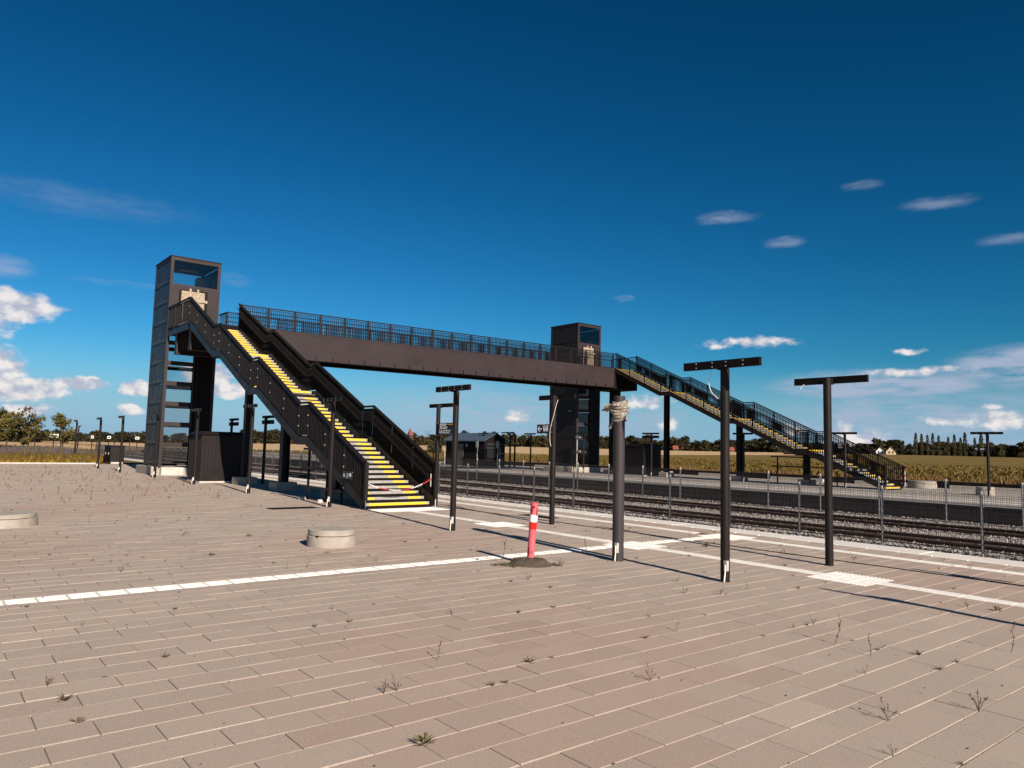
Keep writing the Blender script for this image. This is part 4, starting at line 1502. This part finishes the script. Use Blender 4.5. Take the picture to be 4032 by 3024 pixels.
# ------------------------------------------------------------------ station hut and small things on the far platform
hs = thing('station_hut', 'dark station hut with blue-grey sheet roof on the far platform', 'hut', (-56, 40.8, FZ))
H0, H1, V0, V1 = -59.0, -52.9, 39.6, 41.9
w = MB().box(H0, H1, V0, V1, FZ, 2.44)
w.prism([(H1-.002, V0, 2.44), (H1-.002, V1, 2.44), (H1-.002, (V0+V1)/2, 3.0)], (-6.09, 0, 0))
wo = w.build('wall', 'black_box', hs)
for i in range(41):
    x = H0+(H1-H0)*i/40
    MB().box(x-.012, x+.012, V0-.02, V0, FZ, 2.44).build('board', 'black_box', wo)
for s_, a, c in ((-1, V0-.28, (V0+V1)/2), (1, V1+.28, (V0+V1)/2)):
    b = MB()
    e = 2.46-.13
    b.prism([(H1+.25, a, e), (H1+.25, c, 3.06), (H1+.25, c, 3.12), (H1+.25, a, e+.06)], (-6.6, 0, 0))
    ro = b.build('roof', 'roof_sheet', hs)
    for i in range(15):
        x = H1+.2-i*.46
        MB().prism([(x, a, e+.06), (x, c, 3.12), (x, c, 3.15), (x, a, e+.09)], (-.04, 0, 0)).build('seam', 'roof_sheet', ro)
MB().box(-57.15, -56.1, V0-.05, V0-.021, FZ, 2.10).build('door', 'door_brown', hs)
MB().box(-55.65, -55.5, V0-.09, V0-.021, 1.85, 2.10).build('wall_lamp', 'galv', hs)
MB().box(H1+.002, H1+.03, 39.85, 41.45, .9, 1.85).build('window', 'pane_dark', hs)
MB().box(H1+.002, H1+.02, 39.85, 41.45, 2.0, 2.2).build('window', 'pane_dark', hs)
MB().tube([(H0-.05, V0-.1, 2.35), (H0-.05, V0-.1, FZ)], .035, 8).build('downpipe', 'galv', hs)

for k, (u, v, lab) in enumerate(((-48.95, 38.0, 'ticket reader on a pale post in front of the station hut gable'), (-53.45, 39.2, 'ticket reader on a pale post at the corner of the station hut'))):
    r = thing('ticket_reader', lab, 'ticket reader', (u, v, FZ), 'ticket readers on the far platform')
    MB().tube([(0, 0, 0), (0, 0, 2.28)], .035, 10).build('post', 'galv', r, False)
    MB().box(-.14, .17, -.09, -.03, 1.72, 2.28).build('reader_box', 'galv_dark', r, False)
    MB().box(-.16, .05, -.08, -.02, 1.25, 1.66).build('reader_panel', 'black_box', r, False)
def curved(u, v, lab):
    r = thing('curved_lamp', lab, 'lamp post', (u, v, FZ), 'curved-arm lamp posts on the far platform')
    pts = [(0, 0, 0), (0, 0, 2.75)]
    for k in range(1, 7):
        a = k*math.pi/12
        pts.append((-.35*(1-math.cos(a)), 0, 2.75+.35*math.sin(a)))
    pts.append((-.55, 0, 3.1))
    MB().tube(pts, .085, 12).build('pole', 'steel', r, False)
    MB().box(-1.2, -.5, -.11, .11, 3.05, 3.15).build('lamp_head', 'galv_dark', r, False)
curved(-51.9, 41.7, 'curved-arm lamp post of a pair beside the station hut')
curved(-51.3, 41.75, 'curved-arm lamp post of a pair beside the station hut')
ms = thing('measuring_mast', 'thin pale mast with small device in front of far lift tower', 'mast', (-40.4, 38.9, FZ))
MB().tube([(0, 0, 0), (0, 0, 2.75)], .03, 8).build('post', 'galv', ms, False)
MB().box(-.14, .3, -.05, .05, 2.6, 2.72).build('device', 'galv_dark', ms, False)
MB().box(-.04, .35, -.05, .05, 1.55, 1.68).build('lower_device', 'galv_dark', ms, False)
gd2 = thing('guard_rail', 'dark steel guard rail below the lower flight of the far staircase', 'railing', (-21.5, 40.5, FZ))
for z in (.5, 1.05, 1.6):
    MB().beam((-24.6, 39.5, FZ+z), (-20.0, 39.5, FZ+z-.02), .06, .07).build('bar', 'black_box', gd2)
for u in (-24.2, -22.2, -20.6):
    MB().box(u-.03, u+.03, 39.52, 39.58, FZ, FZ+(1.6 if u < -22 else .9)).build('post', 'black_box', gd2)
for k, (u, v, rz) in enumerate(((-26, 60, .3), (-29.5, 62, .02))):
    o = MB().tube([(0, 0, 0), (.05*rz*6, 0, 1.0)], .06, 8).build('tree_guard', 'white_tube')
    o.location = (u, v, land(u, v))
    tag(o, 'white tree guard tube leaning in the meadow behind far platform' if rz > .1 else 'white tree guard tube standing upright in the meadow', 'tree guard')

# ------------------------------------------------------------------ plants
def leaf_cloud(n, shape_fn, size, seed, flat=.0):
    rg = random.Random(seed)
    b = MB()
    for i in range(n):
        p = shape_fn(rg)
        s_ = size*rg.uniform(.6, 1.3)
        a = Vector((rg.gauss(0, 1), rg.gauss(0, 1), rg.gauss(0, 1))).normalized()
        c = a.cross(Vector((rg.gauss(0, 1), rg.gauss(0, 1), rg.gauss(0, 1)))).normalized()
        p = Vector(p)
        b.face([p-a*s_, p+c*s_*.55, p+a*s_, p-c*s_*.55])
    return b
def crown_blobs(rg, blobs):
    x, y, z, r_, rz = rg.choice(blobs)
    while True:
        q = Vector((rg.uniform(-1, 1), rg.uniform(-1, 1), rg.uniform(-1, 1)))
        if .3 < q.length < 1:
            break
    return (x+q.x*r_, y+q.y*r_, z+q.z*rz)

# far wood: trees with their own crowns and trunks
crowns = []
for k in range(6):
    rg = random.Random(40+k)
    blobs = []
    for i in range(9):
        a = rg.uniform(0, 6.28)
        d = rg.uniform(0, 3.0)
        z = rg.uniform(1.2, 8.2)
        r_ = rg.uniform(1.3, 2.4)*(1.15-.05*z)
        blobs.append((d*math.cos(a), d*math.sin(a), z, r_, r_*.85))
    blobs.append((0, 0, 3.2, 3.2, 3.0))
    blobs.append((0, 0, 6.0, 2.4, 2.4))
    crowns.append(leaf_cloud(760, lambda q, bl=blobs: crown_blobs(q, bl), .75, 60+k).mesh('crown'))
poplar = []
for k in range(2):
    def pf(q, k=k):
        z = q.uniform(.8, 13)
        w_ = 1.25*math.sin(math.pi*min(1, (z+1)/14.5))**.6
        a = q.uniform(0, 6.28)
        return (w_*q.random()**.5*math.cos(a), w_*q.random()**.5*math.sin(a), z)
    poplar.append(leaf_cloud(420, pf, .5, 90+k).mesh('crown'))
tr_me = MB().tube([(0, 0, -.5), (0, 0, 3), (.1, 0, 6)], [.28, .2, .08], 6).mesh('trunk')
def far_tree(az, D, sc, kind, label, group):
    u, v = D*math.sin(rad(az)), D*math.cos(rad(az))
    r = thing('poplar_tree' if kind == 'p' else 'broadleaf_tree', label, 'tree', (u, v, land(u, v)-.2), group)
    r.rotation_euler = (0, 0, R.uniform(0, 6.28))
    wv = R.uniform(1.1, 1.55)
    r.scale = (sc*wv, sc*wv, sc) if kind != 'p' else (sc*.9, sc*.9, sc)
    link('crown', R.choice(poplar if kind == 'p' else crowns), 'leaf_poplar' if kind == 'p' else 'leaf_far', r, False)
    link('trunk', tr_me, 'bark', r, False)
GT = 'trees along the horizon'
az = -94.
while az < -6:
    left = az < -71
    D = (430 if left else 590)+R.uniform(-25, 35)
    sc = R.uniform(.75, 1.2)*(.62 if left else 1.12)
    if -66 < az < -56:
        sc *= .85
    if -31 < az < -25:
        sc *= .8
    far_tree(az, D, sc, 'b', 'dark rounded tree in the wood along the horizon', GT)
    az += R.uniform(.20, .42)
for a in (-22.6, -22.25, -21.9, -21.6, -21.25, -20.7, -20.35, -20.0, -19.75, -19.2, -18.85):
    far_tree(a, 560, R.uniform(.95, 1.25), 'p', 'slender poplar in the row standing above the wood', GT)
for a in (-30.8, -30.2, -29.7):
    far_tree(a, 330, .42, 'b', 'low bushy tree standing in the stubble field', 'bushes in the fields')
hd = None

# houses at the edge of the wood and a church spire
def house(az, D, w_, l_, h_, wall, roof, label, rot):
    u, v = D*math.sin(rad(az)), D*math.cos(rad(az))
    z = land(u, v)
    r = thing('farm_house', label, 'house', (u, v, z), 'houses at the edge of the wood')
    r.rotation_euler = (0, 0, rot)
    b = MB().box(-l_/2, l_/2, -w_/2, w_/2, 0, h_)
    b.prism([(l_/2, -w_/2, h_), (l_/2, w_/2, h_), (l_/2, 0, h_+w_*.55)], (-l_, 0, 0))
    b.build('wall', wall, r, False)
    for s_ in (-1, 1):
        c = MB()
        c.prism([(l_/2+.4, s_*(w_/2+.5), h_-.45), (l_/2+.4, 0, h_+w_*.55+.1), (l_/2+.4, 0, h_+w_*.55+.35), (l_/2+.4, s_*(w_/2+.5), h_-.2)], (-l_-.8, 0, 0))
        c.build('roof', roof, r, False)
    for y in (-1.0, 1.0):
        MB().box(l_/2, l_/2+.06, y-.45, y+.45, h_*.45, h_*.45+1.3).build('window', 'pane_dark', r, False)
        MB().box(-l_/4-.5+y, -l_/4+.5+y, -w_/2-.06, -w_/2, .9, 2.1).build('window', 'pane_dark', r, False)
house(-24.75, 540, 5.2, 7, 2.2, 'render_white', 'roof_dark', 'white gabled house at the edge of the wood', rad(-66))
house(-24.1, 535, 5.6, 7.5, 2.2, 'render_cream', 'roof_dark', 'cream gabled house next to a white one by the wood', rad(-66))
house(-38.7, 552, 3.2, 3.4, 1.6, 'roof_dark', 'roof_red', 'small red-roofed house half hidden by trees behind stubble', rad(-130))
house(-34.7, 552, 3.2, 3.4, 1.4, 'roof_dark', 'roof_red', 'red-roofed house behind the thin column of far stairs', rad(-120))
ca, cd_ = -58.9, 560
cp = thing('church_tower', 'church tower with pointed red spire above the trees', 'church', (cd_*math.sin(rad(ca)), cd_*math.cos(rad(ca)), land(-480, 290)))
MB().box(-1.6, 1.6, -1.6, 1.6, 0, 7.6).build('wall', 'roof_dark', cp, False)
b = MB()
for i in range(4):
    q = [(-1.9, -1.9), (1.9, -1.9), (1.9, 1.9), (-1.9, 1.9)]
    b.face([(*q[i], 7.6), (*q[(i+1) % 4], 7.6), (0, 0, 13.2)])
b.build('spire', 'roof_red', cp, False)

# young trees by the flower bed
def young_tree(u, v, h, spread, seed, label, n=1700, conical=False):
    r = thing('young_tree', label, 'tree', (u, v, 0), 'young trees in the flower bed')
    rg = random.Random(seed)
    limb = MB()
    limb.tube([(0, 0, -.1), (.02, .02, h*.5), (0, .03, h*.93)], [.075, .05, .012], 8)
    ends = []
    for i in range(15):
        z = h*rg.uniform(.22, .86)
        a = rg.uniform(0, 6.28)
        L = spread*rg.uniform(.55, 1.05)*((1.12-z/h)*1.3 if conical else (1.0-.55*abs(z/h-.5)))
        e = (L*math.cos(a), L*math.sin(a), z+L*rg.uniform(.35, .9))
        limb.tube([(0, 0, z), (e[0]*.5, e[1]*.5, z+(e[2]-z)*.38), e], [.026, .018, .006], 5)
        ends.append(((0, 0, z), e))
    limb.build('trunk', 'bark', r, False)
    def fn(q):
        a, e = q.choice(ends)
        t_ = q.uniform(.25, 1.08)
        s_ = .16+.10*(1-t_)
        return (a[0]+(e[0]-a[0])*t_+q.gauss(0, s_), a[1]+(e[1]-a[1])*t_+q.gauss(0, s_), a[2]+(e[2]-a[2])*t_+q.gauss(0, s_))
    leaf_cloud(n, fn, .15, seed+1).build('crown', 'leaf_young', r, False)
    MB().tube([(.35, -.2, -.05), (.33, -.2, 1.1)], .045, 6).build('stake', 'timber', r, False)
young_tree(-99, 8.2, 4.7, 2.0, 21, 'bushy young tree at the middle of the flower bed', 2600)
young_tree(-93, 6.6, 3.6, 1.9, 24, 'low spreading young tree rooted among the lavender', 2200)
young_tree(-101, 10.4, 4.1, 1.5, 27, 'young tree with loose side branches beyond the bushy one', 1700)
young_tree(-104, 14.0, 4.9, 1.7, 31, 'single conical young tree standing apart by the track fence', 1500, True)
young_tree(-96, 5.3, 3.2, 1.8, 35, 'small leaning young tree at the outer edge of flower bed', 1500)

# bare sapling and small trees beyond the station hut
sap = thing('bare_sapling', 'thin nearly leafless sapling beyond the station hut', 'tree', (-82.5, 52.5, -.1))
lm = MB()
srg = random.Random(77)
lm.tube([(0, 0, 0), (.05, 0, 2.0), (.1, .05, 4.6)], [.05, .035, .008], 6)
for i in range(16):
    z = srg.uniform(1.2, 4.0)
    a = srg.uniform(0, 6.28)
    L = (1.5-.25*z)*srg.uniform(.7, 1.2)
    lm.tube([(.05, 0, z), (.6*L*math.cos(a), .6*L*math.sin(a), z+.5*L), (L*math.cos(a), L*math.sin(a), z+1.1*L)], [.016, .011, .004], 4)
lm.build('trunk', 'bark', sap, False)
leaf_cloud(130, lambda q: (q.gauss(0, .6), q.gauss(0, .6), q.uniform(1.2, 3.2)), .07, 78).build('crown', 'leaf_young', sap, False)
for k, (u, v, sc_) in enumerate(((-150, 98, .42), (-158, 102, .36), (-172, 104, .34))):
    r_ = thing('field_tree', 'low rounded tree in the field beyond the station hut', 'tree', (u, v, land(u, v)), 'bushes in the fields')
    r_.scale = (sc_*1.1, sc_*1.1, sc_)
    link('crown', crowns[k], 'leaf_far', r_, False)
    link('trunk', tr_me, 'bark', r_, False)

# flower bed: kerb, soil, ground cover and lavender
bk_ = MB()
BED = [(-59.0, -14), (-59.0, 10.1), (-66, 11.9), (-80, 13.3), (-112, 14.4), (-112, -14)]
MB().prism([(x, y, -.05) for x, y in BED][::-1], (0, 0, .07)).build('flower_bed_soil', 'bark', kind='structure')
MB().box(-59.0, -58.88, -14, 10.15, -.1, .09).build('bed_kerb', 'concrete_light', kind='structure')
def inside(x, y):
    c = False
    for i in range(len(BED)):
        (x0, y0), (x1, y1) = BED[i], BED[i-1]
        if (y0 > y) != (y1 > y) and x < (x1-x0)*(y-y0)/(y1-y0)+x0:
            c = not c
    return c
def tufts(name, mt, n, region, h, wdt, seed, label, cat, z=0., nb=4):
    rg = random.Random(seed)
    b = MB()
    k = 0
    while k < n:
        x, y, hh = region(rg)
        if x is None:
            continue
        k += 1
        zz_ = z if z is not None else land(x, y)
        for j in range(nb):
            a = rg.uniform(0, 6.28)
            d = Vector((math.cos(a), math.sin(a), 0))
            H_ = h*hh*rg.uniform(.6, 1.15)
            p = Vector((x+rg.gauss(0, wdt*1.5), y+rg.gauss(0, wdt*1.5), zz_))
            s_ = Vector((-d.y, d.x, 0))*wdt*rg.uniform(.6, 1.3)
            top = p+Vector((0, 0, H_))+d*H_*rg.uniform(.05, .45)
            midp = (p+top)/2+Vector((0, 0, H_*.08))
            b.face([p-s_*.6, p+s_*.6, midp+s_, midp-s_])
            b.face([midp-s_, midp+s_, top])
    return b.build(name, mt, kind='stuff', label=label, category=cat)
def bed_front(rg):
    x, y = -59.2-9.5*rg.random()**1.3, rg.uniform(-4, 12.5)
    return (x, y, 1-.35*(x > -60.3)) if inside(x, y) else (None, 0, 0)
def bed_back(rg):
    x, y = -65-40*rg.random(), rg.uniform(-4, 14)
    return (x, y, 1) if inside(x, y) else (None, 0, 0)
tufts('ground_cover', 'cover', 3600, bed_front, .52, .07, 3, 'yellow-ochre ground cover plants along the bed kerb', 'plants')
tufts('brown_ground_cover', 'cover_brown', 2200, bed_front, .66, .05, 4, 'brownish seed heads among the yellow ground cover', 'plants')
tufts('lavender_plants', 'lavender', 5200, bed_back, .72, .05, 5, 'purple lavender filling the back of the flower bed', 'lavender')
tufts('seed_grass', 'cover_brown', 1300, bed_back, .85, .04, 6, 'brown grasses standing among the lavender', 'grass')

# tall grass behind the far platform, and a weedy strip beyond the fence further out
def meadow_edge(rg):
    x, y = rg.uniform(-120, 6), 52.6+18*rg.random()**1.6
    return (x, y, (1-.5*(y-52)/18)*(.75+.35*math.sin(x*.9+y)*math.sin(x*.31)))
tufts('tall_grass', 'tall_grass', 15000, meadow_edge, .8, .05, 8, 'tall dry brown grass behind the far platform', 'grass', None, 3)
def meadow_far(rg):
    y = 60+95*rg.random()**1.7
    return (rg.uniform(-1.5*y-20, 10), y, 1-.75*(y-60)/95)
tufts('meadow_grass', 'tall_grass_green', 15000, meadow_far, .6, .12, 9, 'greenish meadow grass between far platform and stubble', 'grass', None, 3)

# posts and boards along the line far out
def far_sign(u, v, board, label):
    r = thing('track_sign', label, 'sign', (u, v, land(u, v)), 'track signs far along the line')
    MB().box(-.07, .07, -.07, .07, 0, 3.6).build('post', 'black_box', r, False)
    if board:
        MB().box(.08, .13, -board/2, board/2, 2.6, 3.15).build('board', 'white_paint', r, False)
        MB().box(.131, .14, -board/3, board/3, 2.75, 3.0).build('marking', 'black_box', r, False)
for u, v, bd in ((-174, 29, .5), (-176, 30.3, 0), (-180, 33.2, .7), (-183, 34.9, 0), (-188, 39, 0), (-181, 39, .8), (-138, 17.6, 1.2)):
    far_sign(u, v, bd, 'white board on black post far along the tracks' if bd else 'plain black post far along the tracks')

# ------------------------------------------------------------------ weeds in the paving joints
def weed_mesh(kind, seed):
    rg = random.Random(seed)
    b = MB()
    def blade(p, top, w_):
        p, top = Vector(p), Vector(top)
        s_ = Vector((rg.uniform(-1, 1), rg.uniform(-1, 1), 0)).normalized()*w_
        m_ = (p+top)/2+Vector((0, 0, .1*(top-p).length))
        b.face([p-s_*.5, p+s_*.5, m_+s_, m_-s_])
        b.face([m_-s_, m_+s_, top])
    if kind == 'tuft':
        for i in range(16):
            a = rg.uniform(0, 6.28)
            l_ = rg.uniform(.04, .09)
            blade((0, 0, 0), (l_*math.cos(a), l_*math.sin(a), rg.uniform(.01, .06)), .006)
    elif kind == 'stalk':
        h = 1.0
        pts = [(0, 0, 0)]
        x = y = 0
        for i in range(4):
            x += rg.uniform(-.03, .03)
            y += rg.uniform(-.03, .03)
            pts.append((x, y, h*.17*(i+1)*.25*1.5))
        b.tube(pts, .0028, 4)
        for i in range(14):
            q = Vector(pts[rg.randrange(1, 5)])*rg.uniform(.75, 1.05)
            a = rg.uniform(0, 6.28)
            blade(q, q+Vector((.028*math.cos(a), .028*math.sin(a), rg.uniform(.005, .03))), .005)
    elif kind == 'bush':
        for i in range(46):
            a = rg.uniform(0, 6.28)
            q = Vector((.045*rg.random()*math.cos(a), .045*rg.random()*math.sin(a), rg.uniform(0, .05)))
            blade(q, q+Vector((.05*math.cos(a), .05*math.sin(a), rg.uniform(.005, .05))), .007)
    else:       # thin branching stems
        for i in range(5):
            a = rg.uniform(0, 6.28)
            e = Vector((.06*math.cos(a), .06*math.sin(a), rg.uniform(.06, .17)))
            b.tube([(0, 0, 0), tuple(e*.5+Vector((0, 0, .02))), tuple(e)], .0020, 4)
            for j in range(4):
                q = e*rg.uniform(.5, 1)
                blade(q, q+Vector((rg.uniform(-.02, .02), rg.uniform(-.02, .02), .018)), .004)
    return b.mesh('weed')
WM = [(weed_mesh('tuft', 1), 'weed', 'low dark weed tuft in a paving joint'), (weed_mesh('tuft', 2), 'weed_dry', 'low dry brown weed tuft in a paving joint'),
      (weed_mesh('stalk', 3), 'weed', 'upright dark weed stalk growing from a paving joint'), (weed_mesh('stalk', 4), 'weed_dry', 'upright dry weed stalk growing from a paving joint'),
      (weed_mesh('bush', 5), 'weed_green', 'bushy yellow-green weed growing from a paving joint'), (weed_mesh('thin', 6), 'weed_dry', 'thin branching weed growing from a paving joint'),
      (weed_mesh('thin', 7), 'weed', 'dark branching weed growing from a paving joint')]
WG = ['dark weed tufts', 'dry weed tufts', 'dark weed stalks', 'dry weed stalks', 'bushy green weeds', 'thin dry weeds', 'thin dark weeds']
def weed(k, u, v, s_, sz=1.):
    me, mt, lab = WM[k]
    o = link('weed', me, mt)
    o.location = (u, v, -.004)
    o.scale = (s_, s_, s_*sz)
    o.rotation_euler = (0, 0, R.uniform(0, 6.28))
    tag(o, lab, 'weed', WG[k]+' in the paving joints')
def joint_u(u):
    return -2.763+PU*round((u+2.763)/PU)
wr_ = random.Random(17)
cnt = 0
while cnt < 215:
    u = -1.5-24*wr_.random()**1.35
    v = wr_.uniform(-.2, 14.4)
    q = in_view(u, v)
    if q is None or any(a0-.05 < u < a1+.05 and b0-.05 < v < b1+.05 for a0, a1, b0, b1 in TACT):
        continue
    if -23 < u < -18.5 and 9.8 < v < 12.4:
        continue
    cnt += 1
    k = wr_.choices(range(7), (7, 6, 1, 1, .5, 3, 3))[0]
    s_ = wr_.uniform(.35, .8)
    weed(k, joint_u(u), v, s_, wr_.uniform(.7, 1.2))
# the ones that stand out in the photograph
for k, u, v, s_, sz in ((4, -3.93, 2.55, 1.15, 1.), (3, -3.72, 7.05, 1.25, 1.5), (2, -3.30, 6.9, 1.0, 1.2), (4, -8.9, 12.05, 1.3, 1.2), (5, -2.45, 5.35, 1.2, 1.3), (5, -2.15, 6.1, 1.3, 1.4),
                        (4, -8.98, 7.27, 1.6, .8), (4, -9.08, 7.2, 1.4, .7), (4, -8.86, 7.25, 1.3, .7), (1, -9.15, 7.1, 1.8, 1), (3, -9.3, 7.35, 1.5, 2.0), (1, -8.62, 7.92, 1.9, 1.3), (5, -8.58, 7.98, 1.2, 1.2), (4, -8.7, 7.9, 1.0, .9), (2, -2.6, 8.2, 1.2, 1.4),
                        (1, -2.3, 9.0, 2.0, 1.4), (3, -9.4, 9.35, 1.1, 1.7), (0, -6.0, .95, 1.2, 1.2), (2, -5.4, 3.6, 1, 1), (0, -4.9, 4.2, 1.2, 1)):
    weed(k, u, v, s_*.8, sz*.8)
# far carpet of tiny weeds around the lift end of the plaza, too small to tell apart
def plaza_far(rg):
    x, y = -24-30*rg.random(), rg.uniform(.5, 9)
    return (x, y, rg.choice((.3, .6, 1)))
tufts('small_weeds', 'weed_dry', 420, plaza_far, .17, .008, 12, 'tiny dry weeds dotted over the far paving', 'weeds', 0., 3)
# pebbles and crumbs lying about
pb = MB()
for i in range(160):
    u, v = R.uniform(-14, -1.2), R.uniform(0, 9)
    stone(pb, (u, v, .002), R.uniform(.004, .012))
pb.build('grit', 'bark', kind='stuff', label='small dark crumbs of grit scattered over the paving', category='grit')
